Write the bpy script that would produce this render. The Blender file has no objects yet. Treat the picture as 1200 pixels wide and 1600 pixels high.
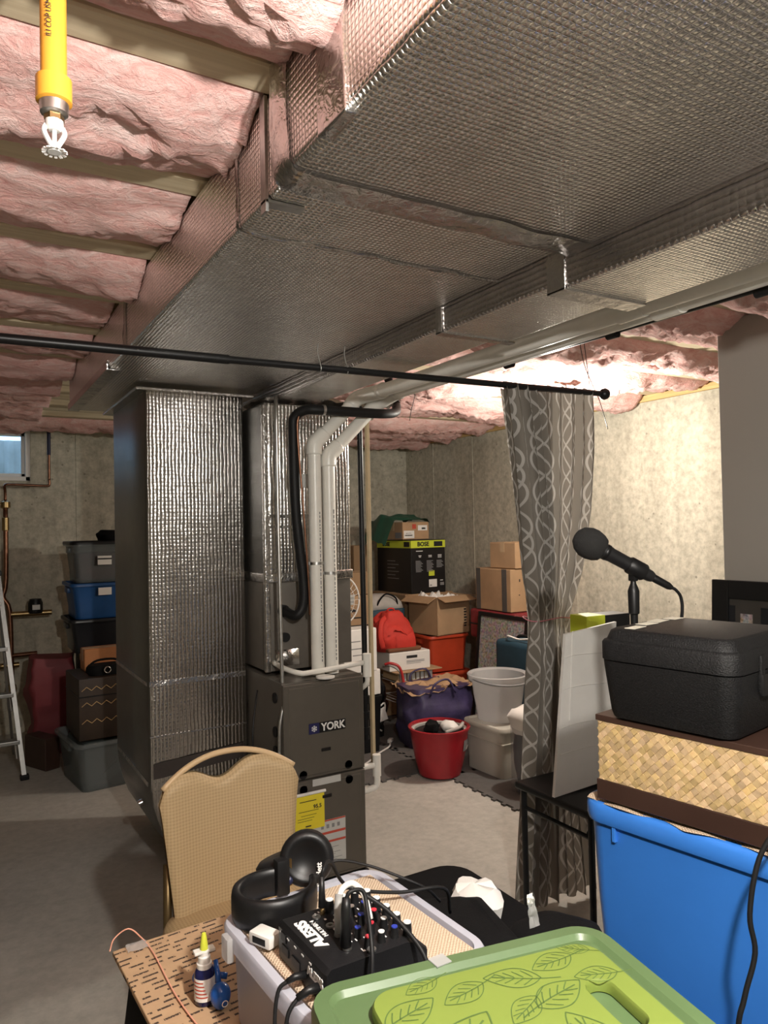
import bpy, bmesh, math, random
from mathutils import Vector, Matrix, noise, Euler
random.seed(7)
SC = bpy.context.scene
COL = SC.collection
PI = math.pi
R = math.radians

# ---------------------------------------------------------------- camera
cam = bpy.data.cameras.new('camera'); camo = bpy.data.objects.new('camera', cam); COL.objects.link(camo)
cam.sensor_fit = 'VERTICAL'; cam.sensor_height = 36.0; cam.sensor_width = 27.0
cam.lens = 36.0 * 1150.0 / 1600.0; cam.clip_start = 0.02; cam.clip_end = 100
_yaw, _pit, _rol = R(30.5), R(1.2), R(1.15)
_f = Vector((math.sin(_yaw) * math.cos(_pit), math.cos(_yaw) * math.cos(_pit), math.sin(_pit)))
_r0 = Vector((math.cos(_yaw), -math.sin(_yaw), 0)); _u0 = _r0.cross(_f)
_r = _r0 * math.cos(_rol) - _u0 * math.sin(_rol); _u = _u0 * math.cos(_rol) + _r0 * math.sin(_rol)
camo.matrix_world = Matrix(((_r.x, _u.x, -_f.x, 0), (_r.y, _u.y, -_f.y, 0), (_r.z, _u.z, -_f.z, 1.5), (0, 0, 0, 1)))
SC.camera = camo
# ---------------------------------------------------------------- world and exposure
w = bpy.data.worlds.new('world'); SC.world = w; w.use_nodes = True
w.node_tree.nodes['Background'].inputs[0].default_value = (0.35, 0.62, 1.0, 1)
w.node_tree.nodes['Background'].inputs[1].default_value = 3.0
SC.view_settings.view_transform = 'Standard'; SC.view_settings.look = 'None'
SC.view_settings.gamma = 1.0; SC.view_settings.use_curve_mapping = False
SC.view_settings.exposure = 0.25
# lamp positions and powers (the lamps themselves are built further down)
LAMPS = [  # x, y, z, watts, colour
    (2.96, 3.00, 2.07, 59.0, (1.0, 0.95, 0.84), 'bare bulb on a white ceiling lampholder behind the patterned curtain'),
    (0.42, 0.04, 1.97, 98.0, (1.0, 0.95, 0.88), 'bare pendant bulb hanging beside the big duct, above the camera'),
]

# ---------------------------------------------------------------- materials
def nt(name):
    m = bpy.data.materials.new(name); m.use_nodes = True
    t = m.node_tree; return m, t, t.nodes['Principled BSDF']
def N(t, typ, **k):
    n = t.nodes.new(typ)
    for a, v in k.items(): setattr(n, a, v)
    return n
def mathn(t, op, a, b=None, c=None):
    n = t.nodes.new('ShaderNodeMath'); n.operation = op
    for i, v in enumerate((a, b, c)):
        if v is None: continue
        if isinstance(v, (int, float)): n.inputs[i].default_value = v
        else: t.links.new(v, n.inputs[i])
    return n.outputs[0]
def ramp(t, fac, stops):
    n = t.nodes.new('ShaderNodeValToRGB'); e = n.color_ramp.elements
    while len(e) < len(stops): e.new(0.5)
    for i, (p, c) in enumerate(stops):
        e[i].position = p; e[i].color = (*c, 1)
    t.links.new(fac, n.inputs[0]); return n.outputs[0]
def mixc(t, fac, a, b, mode='MIX'):
    n = t.nodes.new('ShaderNodeMix'); n.data_type = 'RGBA'; n.blend_type = mode
    if isinstance(fac, (int, float)): n.inputs[0].default_value = fac
    else: t.links.new(fac, n.inputs[0])
    for i, v in ((6, a), (7, b)):
        if isinstance(v, tuple): n.inputs[i].default_value = (*v, 1)
        else: t.links.new(v, n.inputs[i])
    return n.outputs[2]
def noisen(t, vec, scale, detail=4, rough=0.6, dist=0.0):
    n = t.nodes.new('ShaderNodeTexNoise'); n.inputs['Scale'].default_value = scale
    n.inputs['Detail'].default_value = detail; n.inputs['Roughness'].default_value = rough
    n.inputs['Distortion'].default_value = dist
    t.links.new(vec, n.inputs['Vector']); return n.outputs[0]
def coord(t, kind='Object', scale=None):
    o = t.nodes.new('ShaderNodeTexCoord').outputs[kind]
    if scale:
        mp = t.nodes.new('ShaderNodeMapping'); mp.inputs['Scale'].default_value = scale
        t.links.new(o, mp.inputs[0]); o = mp.outputs[0]
    return o
def bump(t, p, h, strength=0.5, dist=0.002):
    b = t.nodes.new('ShaderNodeBump'); b.inputs['Strength'].default_value = strength
    b.inputs['Distance'].default_value = dist; t.links.new(h, b.inputs['Height'])
    t.links.new(b.outputs[0], p.inputs['Normal'])
def sc3(c, k): return tuple(min(1.0, x * k) for x in c)

_cache = {}
def M(name, col, rough=0.55, metal=0.0, var=0.12, vs=9.0, bmp=0.0, bs=60.0, trans=0.0, alpha=1.0, spec=0.5):
    if name in _cache: return _cache[name]
    m, t, p = nt(name)
    v = coord(t)
    c = ramp(t, noisen(t, v, vs, 5), [(0.3, sc3(col, 1 - var)), (0.7, sc3(col, 1 + var))])
    t.links.new(c, p.inputs['Base Color'])
    p.inputs['Roughness'].default_value = rough; p.inputs['Metallic'].default_value = metal
    p.inputs['Specular IOR Level'].default_value = spec
    if trans: p.inputs['Transmission Weight'].default_value = trans
    p.inputs['Alpha'].default_value = alpha
    if bmp: bump(t, p, noisen(t, v, bs, 3), bmp, 0.003)
    _cache[name] = m; return m

def m_foil(name='foil_wrap', col=(0.90, 0.88, 0.84), s=0.0115, rough=0.23, strength=0.95, wr=1.0, vert=False):
    m, t, p = nt(name)
    uv = coord(t, 'UV')
    sp = N(t, 'ShaderNodeSeparateXYZ'); t.links.new(uv, sp.inputs[0])
    nz = noisen(t, uv, 9, 2)
    def wave(o):
        a = mathn(t, 'MULTIPLY', o, PI / s)
        a = mathn(t, 'ADD', a, mathn(t, 'MULTIPLY', nz, 2.0))
        return mathn(t, 'ABSOLUTE', mathn(t, 'SINE', a))
    a = mathn(t, 'POWER', wave(sp.outputs[0]), 0.5); b = mathn(t, 'POWER', wave(sp.outputs[1]), 0.5)
    if vert == 'H': a, b = b, a
    h = mathn(t, 'MULTIPLY', a, b) if not vert else mathn(t, 'ADD', mathn(t, 'MULTIPLY', a, 1.6), mathn(t, 'MULTIPLY', b, 0.35))
    wrk = noisen(t, uv, 38, 3, 0.6, 0.4)
    h = mathn(t, 'ADD', h, mathn(t, 'MULTIPLY', wrk, 1.6 * wr))
    h = mathn(t, 'ADD', h, mathn(t, 'MULTIPLY', noisen(t, uv, 5, 2), 4.0 * wr))
    bump(t, p, h, strength, 0.0016)
    c = ramp(t, noisen(t, uv, 14, 4), [(0.3, sc3(col, 0.86)), (0.7, col)])
    t.links.new(c, p.inputs['Base Color'])
    p.inputs['Metallic'].default_value = 1.0; p.inputs['Roughness'].default_value = rough
    return m
FOIL = m_foil()
FOIL_SHADED = m_foil('smooth_shaded_foil', (0.27, 0.265, 0.255), 0.0115, 0.36, 0.10, 0.5)  # smooth left faces; shade of the unlit side is put into the colour
FOIL_H = m_foil('foil_lined_shaded', (0.60, 0.56, 0.55), 0.0165, 0.24, 0.8, 0.8, 'H')  # lined side face, base colour dimmed to stand for its dark reflection
FOIL_V = m_foil('foil_wrap_ribbed', (0.58, 0.56, 0.54), 0.0165, 0.24, 0.8, 0.9, True)
TAPE = m_foil('foil_tape', (0.60, 0.58, 0.56), 0.2, 0.24, 0.7, 2.4)

def m_concrete(name, c0, c1, c2, floor=False):
    m, t, p = nt(name)
    v = coord(t)
    big = noisen(t, v, 1.3, 5, 0.6)
    fine = noisen(t, v, 22, 6, 0.7)
    st = noisen(t, coord(t, 'Object', (5.0, 5.0, 0.5) if not floor else (1, 1, 1)), 1.6, 5, 0.65)
    c = ramp(t, big, [(0.25, c0), (0.5, c1), (0.8, c2)])
    c = mixc(t, 0.30, c, ramp(t, st, [(0.32, sc3(c0, 0.72)), (0.5, c1), (0.72, sc3(c2, 1.12))]))
    c = mixc(t, 0.6 if floor else 0.75, c, ramp(t, fine, [(0.32, (0.33, 0.33, 0.33)) if not floor else (0.3, (.42, .42, .42)), (0.64, (0.64, 0.64, 0.64))]), 'OVERLAY')
    vo = N(t, 'ShaderNodeTexVoronoi'); vo.inputs['Scale'].default_value = 13.0; t.links.new(v, vo.inputs['Vector'])
    pits = mathn(t, 'LESS_THAN', vo.outputs['Distance'], 0.11)
    pits = mathn(t, 'MULTIPLY', pits, mathn(t, 'GREATER_THAN', noisen(t, v, 2.7, 2), 0.5))
    if not floor: c = mixc(t, mathn(t, 'MULTIPLY', pits, 0.55), c, sc3(c0, 0.42))
    t.links.new(c, p.inputs['Base Color'])
    p.inputs['Roughness'].default_value = 0.55 if floor else 0.9
    p.inputs['Specular IOR Level'].default_value = 0.35
    h = mathn(t, 'ADD', mathn(t, 'MULTIPLY', fine, 0.6), mathn(t, 'MULTIPLY', pits, -1.0))
    bump(t, p, h, 0.15 if floor else 0.5, 0.004)
    return m
CONC_WALL = m_concrete('concrete_wall', (0.355, 0.33, 0.26), (0.46, 0.432, 0.348), (0.555, 0.527, 0.432))
CONC_FLOOR = m_concrete('concrete_floor', (0.345, 0.33, 0.295), (0.415, 0.40, 0.36), (0.48, 0.465, 0.42), True)

def m_pink():
    m, t, p = nt('pink_fibreglass')
    v = coord(t)
    w1 = noisen(t, coord(t, 'Object', (1.0, 2.6, 2.6)), 10, 6, 0.72, 1.2)
    c = ramp(t, w1, [(0.26, (0.62, 0.28, 0.26)), (0.44, (0.78, 0.46, 0.42)), (0.62, (0.84, 0.60, 0.56)), (0.8, (0.88, 0.75, 0.71))])
    t.links.new(c, p.inputs['Base Color']); p.inputs['Roughness'].default_value = 1.0
    p.inputs['Specular IOR Level'].default_value = 0.1
    h = mathn(t, 'ADD', w1, mathn(t, 'MULTIPLY', noisen(t, v, 60, 5, 0.7, 0.8), 0.5))
    bump(t, p, h, 0.8, 0.012)
    return m
PINK = m_pink()

def m_wood(name, c0, c1, sc=(1.2, 22, 22)):
    m, t, p = nt(name)
    g = noisen(t, coord(t, 'Object', sc), 2.0, 5, 0.6, 0.4)
    c = ramp(t, g, [(0.3, c0), (0.68, c1)])
    t.links.new(c, p.inputs['Base Color']); p.inputs['Roughness'].default_value = 0.75
    bump(t, p, g, 0.25, 0.002); return m
JOIST = m_wood('joist_lumber', (0.52, 0.42, 0.27), (0.70, 0.60, 0.42))
SILL = m_wood('sill_lumber', (0.50, 0.32, 0.12), (0.68, 0.48, 0.22), (22, 1.2, 22))
PLY = m_wood('subfloor_board', (0.30, 0.22, 0.13), (0.42, 0.32, 0.2), (3, 3, 3))

def m_curtain():
    m, t, p = nt('trellis_curtain')
    uv = coord(t, 'UV'); sp = N(t, 'ShaderNodeSeparateXYZ'); t.links.new(uv, sp.inputs[0])
    U, V = sp.outputs[0], sp.outputs[1]
    def line(sign, ph, wd, pit=0.135, amp=0.5):
        s = mathn(t, 'MULTIPLY', mathn(t, 'SINE', mathn(t, 'ADD', mathn(t, 'MULTIPLY', V, 2 * PI / 0.26), ph)), amp * sign)
        a = mathn(t, 'FRACT', mathn(t, 'ADD', mathn(t, 'DIVIDE', U, pit), s))
        return mathn(t, 'LESS_THAN', mathn(t, 'ABSOLUTE', mathn(t, 'SUBTRACT', a, 0.5)), wd)
    l = mathn(t, 'MAXIMUM', mathn(t, 'MAXIMUM', line(1, 0, 0.045, 0.16, 0.32), line(-1, 0, 0.045, 0.16, 0.32)), line(1, PI * 0.5, 0.04, 0.16, 0.28))
    c = mixc(t, l, (0.235, 0.212, 0.18), (0.56, 0.53, 0.49))
    t.links.new(c, p.inputs['Base Color']); p.inputs['Roughness'].default_value = 0.8
    weave = noisen(t, uv, 600, 2); bump(t, p, weave, 0.2, 0.0008)
    tr = N(t, 'ShaderNodeBsdfTranslucent'); t.links.new(mixc(t, l, (0.28, 0.25, 0.21), (0.5, 0.47, 0.42)), tr.inputs[0])
    mx = N(t, 'ShaderNodeMixShader'); mx.inputs[0].default_value = 0.28
    t.links.new(p.outputs[0], mx.inputs[1]); t.links.new(tr.outputs[0], mx.inputs[2])
    t.links.new(mx.outputs[0], t.nodes['Material Output'].inputs[0]); return m
CURTAIN = m_curtain()

def m_chairfabric():
    m, t, p = nt('tan_honeycomb_fabric')
    uv = coord(t, 'UV'); sp = N(t, 'ShaderNodeSeparateXYZ'); t.links.new(uv, sp.inputs[0])
    k = 2 * PI / 0.0088
    a = mathn(t, 'SINE', mathn(t, 'MULTIPLY', mathn(t, 'ADD', sp.outputs[0], sp.outputs[1]), k * 0.5))
    b = mathn(t, 'SINE', mathn(t, 'MULTIPLY', mathn(t, 'SUBTRACT', sp.outputs[0], sp.outputs[1]), k * 0.5))
    d = mathn(t, 'MULTIPLY', a, b)
    c = ramp(t, mathn(t, 'ADD', mathn(t, 'MULTIPLY', d, 0.5), 0.5), [(0.12, (0.40, 0.28, 0.145)), (0.45, (0.47, 0.335, 0.18)), (0.9, (0.51, 0.37, 0.205))])
    t.links.new(c, p.inputs['Base Color']); p.inputs['Roughness'].default_value = 0.6
    bump(t, p, d, 0.2, 0.001); return m
CHAIRF = m_chairfabric()

def m_printed_card():
    # kraft board with rows of printed words
    m, t, p = nt('printed_kraft_board')
    uv = coord(t, 'UV'); sp = N(t, 'ShaderNodeSeparateXYZ'); t.links.new(uv, sp.inputs[0])
    x = mathn(t, 'ADD', mathn(t, 'MULTIPLY', sp.outputs[0], 0.97), mathn(t, 'MULTIPLY', sp.outputs[1], 0.05))
    y = mathn(t, 'ADD', mathn(t, 'MULTIPLY', sp.outputs[1], 0.97), mathn(t, 'MULTIPLY', sp.outputs[0], -0.05))
    row = mathn(t, 'DIVIDE', y, 0.0135)
    inrow = mathn(t, 'LESS_THAN', mathn(t, 'ABSOLUTE', mathn(t, 'SUBTRACT', mathn(t, 'FRACT', row), 0.5)), 0.17)
    wn = N(t, 'ShaderNodeTexWhiteNoise', noise_dimensions='1D'); t.links.new(mathn(t, 'FLOOR', row), wn.inputs['W'])
    xs = mathn(t, 'ADD', x, mathn(t, 'MULTIPLY', wn.outputs[0], 0.4))
    wd = mathn(t, 'GREATER_THAN', mathn(t, 'FRACT', mathn(t, 'DIVIDE', xs, 0.033)), 0.24)
    wd2 = mathn(t, 'GREATER_THAN', mathn(t, 'FRACT', mathn(t, 'DIVIDE', xs, 0.087)), 0.3)
    cmb = N(t, 'ShaderNodeCombineXYZ'); t.links.new(mathn(t, 'MULTIPLY', xs, 420), cmb.inputs[0]); t.links.new(mathn(t, 'MULTIPLY', y, 170), cmb.inputs[1])
    ink = mathn(t, 'GREATER_THAN', noisen(t, cmb.outputs[0], 1.0, 2), 0.40)
    f = mathn(t, 'MULTIPLY', mathn(t, 'MULTIPLY', inrow, wd), mathn(t, 'MULTIPLY', ink, wd2))
    c = mixc(t, f, ramp(t, noisen(t, uv, 30, 4), [(0.3, (0.43, 0.28, 0.16)), (0.7, (0.50, 0.33, 0.19))]), (0.05, 0.03, 0.02))
    t.links.new(c, p.inputs['Base Color']); p.inputs['Roughness'].default_value = 0.8; return m
PRINTED = m_printed_card()

def m_dots(name, c0, c1, pitch=0.006):
    m, t, p = nt(name)
    uv = coord(t, 'UV'); sp = N(t, 'ShaderNodeSeparateXYZ'); t.links.new(uv, sp.inputs[0])
    a = mathn(t, 'SINE', mathn(t, 'MULTIPLY', sp.outputs[0], 2 * PI / pitch)); b = mathn(t, 'SINE', mathn(t, 'MULTIPLY', sp.outputs[1], 2 * PI / pitch))
    d = mathn(t, 'MULTIPLY', a, b)
    c = ramp(t, mathn(t, 'ADD', mathn(t, 'MULTIPLY', d, 0.5), 0.5), [(0.2, c0), (0.6, c1)])
    t.links.new(c, p.inputs['Base Color']); p.inputs['Roughness'].default_value = 0.75; bump(t, p, d, 0.6, 0.001); return m
GRIPMAT = m_dots('beige_grip_mat', (0.42, 0.30, 0.20), (0.66, 0.52, 0.38))

def m_collage():
    m, t, p = nt('framed_collage_print')
    uv = coord(t, 'UV')
    vo = N(t, 'ShaderNodeTexVoronoi'); vo.inputs['Scale'].default_value = 42.0; t.links.new(uv, vo.inputs['Vector'])
    c = mixc(t, 0.86, vo.outputs['Color'], ramp(t, noisen(t, uv, 60, 4), [(0.3, (0.06, 0.055, 0.05)), (0.7, (0.55, 0.5, 0.45))]))
    t.links.new(c, p.inputs['Base Color']); p.inputs['Roughness'].default_value = 0.35; return m
COLLAGE = m_collage()

def m_vcol(name, rough=0.5):
    m, t, p = nt(name)
    a = N(t, 'ShaderNodeVertexColor'); a.layer_name = 'Col'
    g = noisen(t, coord(t, 'Object', (120, 120, 120)), 1.0, 3)
    c = mixc(t, 0.35, a.outputs[0], ramp(t, g, [(0.3, (0.35, 0.35, 0.35)), (0.7, (0.65, 0.65, 0.65))]), 'OVERLAY')
    t.links.new(c, p.inputs['Base Color']); p.inputs['Roughness'].default_value = rough; return m
STRAW = m_vcol('palm_leaf_weave', 0.55)

def m_emit(name, col, s):
    m, t, p = nt(name)
    p.inputs['Emission Color'].default_value = (*col, 1); p.inputs['Emission Strength'].default_value = s
    p.inputs['Base Color'].default_value = (1, 1, 1, 1); return m

BLACKP = M('black_plastic', (0.008, 0.008, 0.0085), 0.42, var=0.2, spec=.35)
BLACKM = M('black_metal', (0.007, 0.007, 0.0075), 0.38, 0.0, spec=0.35)
BLACKF = M('black_fabric', (0.0055, 0.0055, 0.006), 0.85, bmp=0.3, bs=400, spec=.15)
RUBBER = M('black_rubber', (0.008, 0.008, 0.0085), 0.55, spec=.3)
FOAMB = M('black_moulded_foam', (0.009, 0.009, 0.0095), 0.5, spec=.25, var=0.4, vs=260, bmp=0.6, bs=330)
WHITEP = M('white_plastic', (0.72, 0.70, 0.66), 0.35, var=0.04)
PVC = M('white_pvc', (0.80, 0.78, 0.72), 0.32, var=0.06)
GALV = M('galvanised_steel', (0.55, 0.55, 0.54), 0.35, 1.0, var=0.15, vs=40)
CHROME = M('bright_metal', (0.75, 0.74, 0.72), 0.18, 1.0, var=0.05)
FURN = M('taupe_enamel', (0.115, 0.102, 0.085), 0.42, 0.25, var=0.06)
CARD = M('brown_cardboard', (0.42, 0.27, 0.15), 0.8, var=0.12, vs=5)
CARDD = M('dark_cardboard', (0.30, 0.19, 0.10), 0.8, var=0.12, vs=5)
PTAPE = M('packing_tape', (0.50, 0.36, 0.22), 0.25, var=0.08)
DRYW = M('painted_drywall', (0.34, 0.32, 0.285), 0.85, var=0.02, vs=3)
WHITE = M('white_board', (0.72, 0.70, 0.66), 0.6, var=0.04)
COPPER = M('copper_pipe', (0.24, 0.12, 0.075), 0.35, 1.0, var=0.3, vs=25)
BRASS = M('brass_fitting', (0.32, 0.23, 0.11), 0.35, 1.0)
ORANGE = M('orange_cpvc', (0.86, 0.40, 0.045), 0.35, var=0.05)
BLUEP = M('blue_plastic', (0.045, 0.225, 0.74), 0.32, var=0.03)
DBLUE = M('dark_blue_plastic', (0.008, 0.065, 0.21), 0.4)
GREENL = M('green_translucent_lid', (0.095, 0.155, 0.065), 0.34, var=0.05, trans=0.0)
PADG = M('lime_foam', (0.175, 0.235, 0.042), 0.55, var=0.03)
INKG = M('dark_green_print', (0.075, 0.13, 0.03), 0.6)
REDP = M('red_plastic', (0.33, 0.012, 0.02), 0.35)
REDO = M('orange_red_plastic', (0.48, 0.055, 0.02), 0.4)
REDF = M('red_fabric', (0.50, 0.03, 0.018), 0.75, bmp=0.3, bs=90)
PURPLE = M('purple_woven_bag', (0.05, 0.038, 0.10), 0.45, var=0.3, vs=14, bmp=0.5, bs=30)
TEAL = M('navy_teal_fabric', (0.012, 0.045, 0.07), 0.7)
GREYBIN = M('light_grey_plastic', (0.52, 0.50, 0.44), 0.5, var=0.05)
MAT = M('grey_foam_mat', (0.105, 0.098, 0.092), 0.85, var=0.12, vs=30, bmp=0.4, bs=250)
NEON = M('neon_yellow_print', (0.62, 0.70, 0.05), 0.45, var=0.02)
BROWN = M('dark_brown_veneer', (0.045, 0.022, 0.015), 0.45)
CHESTB = M('dark_brown_leather', (0.03, 0.017, 0.009), 0.55, var=0.25)
GOLD = M('gold_inlay', (0.42, 0.27, 0.10), 0.5)
TAN = M('tan_vinyl', (0.62, 0.44, 0.25), 0.4, var=0.04)
YELLOW = M('yellow_paper', (0.78, 0.64, 0.03), 0.6, var=0.03)
INK = M('black_ink', (0.015, 0.015, 0.015), 0.6)
WINK = M('white_ink', (0.8, 0.8, 0.78), 0.5, var=0.02)
GINK = M('grey_ink', (0.22, 0.22, 0.22), 0.6)
REDINK = M('red_ink', (0.50, 0.07, 0.04), 0.6)
LABELG = M('grey_label', (0.52, 0.52, 0.50), 0.5, var=0.05)
PAPER = M('white_paper', (0.78, 0.76, 0.72), 0.8, var=0.05)
NAVY = M('navy_logo', (0.015, 0.015, 0.08), 0.4)
GREYF = M('grey_fabric', (0.42, 0.40, 0.37), 0.85)
REDD = M('dark_red_fabric', (0.20, 0.018, 0.022), 0.7)
ALU = M('aluminium', (0.36, 0.36, 0.35), 0.45, 1.0)
GREENB = M('green_bag', (0.02, 0.10, 0.06), 0.5)
PINKT = M('pink_cord', (0.75, 0.36, 0.25), 0.7)
SMOKE = M('dark_smoky_plastic', (0.012, 0.013, 0.016), 0.3)
GREENP = M('soft_green_tint', (0.5, 0.6, 0.5), 0.4)
def m_clear(name, col, mixf, rough=0.15):
    # frosted translucent polypropylene
    m, t, p = nt(name)
    p.inputs['Base Color'].default_value = (*col, 1); p.inputs['Roughness'].default_value = rough
    tr = N(t, 'ShaderNodeBsdfTransparent'); tr.inputs[0].default_value = (0.95, 0.95, 0.97, 1)
    tl = N(t, 'ShaderNodeBsdfTranslucent'); tl.inputs[0].default_value = (*col, 1)
    m1 = N(t, 'ShaderNodeMixShader'); m1.inputs[0].default_value = 0.35
    t.links.new(p.outputs[0], m1.inputs[1]); t.links.new(tl.outputs[0], m1.inputs[2])
    m2 = N(t, 'ShaderNodeMixShader'); m2.inputs[0].default_value = mixf
    t.links.new(m1.outputs[0], m2.inputs[1]); t.links.new(tr.outputs[0], m2.inputs[2])
    t.links.new(m2.outputs[0], t.nodes['Material Output'].inputs[0]); return m
CLEAR = m_clear('clear_plastic', (0.80, 0.82, 0.92), 0.25)
FROST = m_clear('frosted_plastic', (0.70, 0.70, 0.69), 0.42)
FILM = m_clear('clear_film', (0.7, 0.7, 0.7), 0.78)
GLID = m_clear('green_clear_plastic', (0.25, 0.42, 0.13), 0.12, 0.3)
DCLEAR = m_clear('dusky_clear_plastic', (0.27, 0.30, 0.30), 0.5)

# ---------------------------------------------------------------- mesh helpers
class B:
    def __init__(s): s.bm = bmesh.new(); s.col = None
    def add(s, bm2, mx=None):
        me = bpy.data.meshes.new('tmp'); bm2.to_mesh(me); bm2.free()
        if mx is not None: me.transform(mx)
        s.bm.from_mesh(me); bpy.data.meshes.remove(me); return s
    def box(s, c, d, rot=(0, 0, 0), bev=0.0, seg=2):
        b = bmesh.new(); bmesh.ops.create_cube(b, size=1.0)
        bmesh.ops.scale(b, vec=d, verts=b.verts)
        if bev: bmesh.ops.bevel(b, geom=list(b.edges), offset=bev, segments=seg, profile=0.6, affect='EDGES')
        return s.add(b, Matrix.Translation(c) @ Euler(rot).to_matrix().to_4x4())
    def bb(s, x0, x1, y0, y1, z0, z1, bev=0.0, seg=2):
        return s.box(((x0 + x1) / 2, (y0 + y1) / 2, (z0 + z1) / 2), (abs(x1 - x0), abs(y1 - y0), abs(z1 - z0)), bev=bev, seg=seg)
    def loft(s, rings, cap0=True, cap1=True, closed=True):
        bm = s.bm; vr = [[bm.verts.new(p) for p in r] for r in rings]; n = len(rings[0])
        for a, b in zip(vr, vr[1:]):
            for i in range(n if closed else n - 1):
                j = (i + 1) % n; bm.faces.new((a[i], a[j], b[j], b[i]))
        if closed and cap0: bm.faces.new(list(reversed(vr[0])))
        if closed and cap1: bm.faces.new(vr[-1])
        return s
    def tube(s, pts, r, seg=10, cap=True, smooth=0, flat=1.0):
        pts = [Vector(p) for p in pts]
        if smooth: pts = catmull(pts, smooth)
        rr = r if callable(r) else (lambda t: r)
        t0 = (pts[1] - pts[0]).normalized()
        n = t0.orthogonal().normalized()
        rings = []
        for i, p in enumerate(pts):
            t = (pts[min(i + 1, len(pts) - 1)] - pts[max(i - 1, 0)]).normalized()
            n = (n - t * n.dot(t)); n = n.normalized() if n.length > 1e-6 else t.orthogonal().normalized()
            b = t.cross(n); q = rr(i / (len(pts) - 1))
            rings.append([p + (n * math.cos(2 * PI * k / seg) + b * math.sin(2 * PI * k / seg) * flat) * q for k in range(seg)])
        return s.loft(rings, cap, cap)
    def cyl(s, a, b, r, seg=16, r2=None):
        r2 = r if r2 is None else r2
        return s.tube([a, b], lambda t: r + (r2 - r) * t, seg)
    def lathe(s, prof, seg=24, o=(0, 0, 0), axis='Z', cap0=True, cap1=True, mx=None):
        rings = []
        for (r, z) in prof:
            ring = []
            for k in range(seg):
                a = 2 * PI * k / seg; x, y = r * math.cos(a), r * math.sin(a)
                v = Vector((x, y, z)) if axis == 'Z' else (Vector((x, z, -y)) if axis == 'Y' else Vector((z, x, y)))
                if mx is not None: v = mx @ v
                ring.append(v + Vector(o))
            rings.append(ring)
        return s.loft(rings, cap0, cap1)
    def grid(s, nu, nv, fn):
        bm = s.bm; v = [[bm.verts.new(fn(i / nu, j / nv)) for j in range(nv + 1)] for i in range(nu + 1)]
        for i in range(nu):
            for j in range(nv): bm.faces.new((v[i][j], v[i + 1][j], v[i + 1][j + 1], v[i][j + 1]))
        return s
    def prism(s, poly, axis, a, b):
        def mk(p, h): return {'X': (h, p[0], p[1]), 'Y': (p[0], h, p[1]), 'Z': (p[0], p[1], h)}[axis]
        return s.loft([[mk(p, a) for p in poly], [mk(p, b) for p in poly]])
    def xf(s, mx): bmesh.ops.transform(s.bm, matrix=mx, verts=s.bm.verts); return s
    def noise(s, amp, sc, seed=0.0):
        for v in s.bm.verts:
            v.co += noise.noise_vector(v.co * sc + Vector((seed, seed * 1.7, 0))) * amp
        return s
    def obj(s, name, mat, parent=None, smooth=None, uv=True):
        bm = s.bm
        bmesh.ops.recalc_face_normals(bm, faces=bm.faces)
        me = bpy.data.meshes.new(name); bm.to_mesh(me); bm.free()
        if uv: boxuv(me)
        return mobj(name, me, mat, parent, smooth)
def mobj(name, me, mat, parent=None, smooth=None):
    o = bpy.data.objects.new(name, me); COL.objects.link(o)
    if mat is not None: me.materials.clear(); me.materials.append(mat)
    if smooth:
        for p in me.polygons: p.use_smooth = True
        if smooth is not True:
            me.set_sharp_from_angle(angle=R(smooth))
    if parent is not None: o.parent = parent
    return o
def boxuv(me):
    l = me.uv_layers.new(name='UVMap') if not me.uv_layers else me.uv_layers[0]
    vs = me.vertices
    for p in me.polygons:
        n = p.normal; ax = max(range(3), key=lambda i: abs(n[i]))
        for li in p.loop_indices:
            c = vs[me.loops[li].vertex_index].co
            l.data[li].uv = ((c.y, c.z), (c.x, c.z), (c.x, c.y))[ax]
def catmull(pts, n):
    out = []
    P = [pts[0] * 2 - pts[1]] + list(pts) + [pts[-1] * 2 - pts[-2]]
    for i in range(1, len(P) - 2):
        for k in range(n):
            t = k / n; a, b, c, d = P[i - 1], P[i], P[i + 1], P[i + 2]
            out.append(0.5 * ((2 * b) + (c - a) * t + (2 * a - 5 * b + 4 * c - d) * t * t + (3 * b - a - 3 * c + d) * t ** 3))
    out.append(P[-2]); return out
def rr(w, d, r, z, n=5, ox=0, oy=0):
    r = min(r, w / 2 - 1e-4, d / 2 - 1e-4); o = []
    for cx, cy, a0 in ((w / 2 - r, d / 2 - r, 0), (-w / 2 + r, d / 2 - r, 90), (-w / 2 + r, -d / 2 + r, 180), (w / 2 - r, -d / 2 + r, 270)):
        for k in range(n + 1):
            a = R(a0 + 90 * k / n); o.append((ox + cx + r * math.cos(a), oy + cy + r * math.sin(a), z))
    return o
def thing(name, label, cat, loc=(0, 0, 0), rz=0.0, group=None, rot=None):
    o = bpy.data.objects.new(name, None); COL.objects.link(o); o.empty_display_size = 0.05
    o.location = loc; o.rotation_euler = rot if rot else (0, 0, rz)
    o['label'] = label; o['category'] = cat
    if group: o['group'] = group
    return o
def tag(o, label, cat, group=None):
    o['label'] = label; o['category'] = cat
    if group: o['group'] = group
    return o
def struct(o): o['kind'] = 'structure'; return o
def lab(o, l): o['label'] = l; return o
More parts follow.
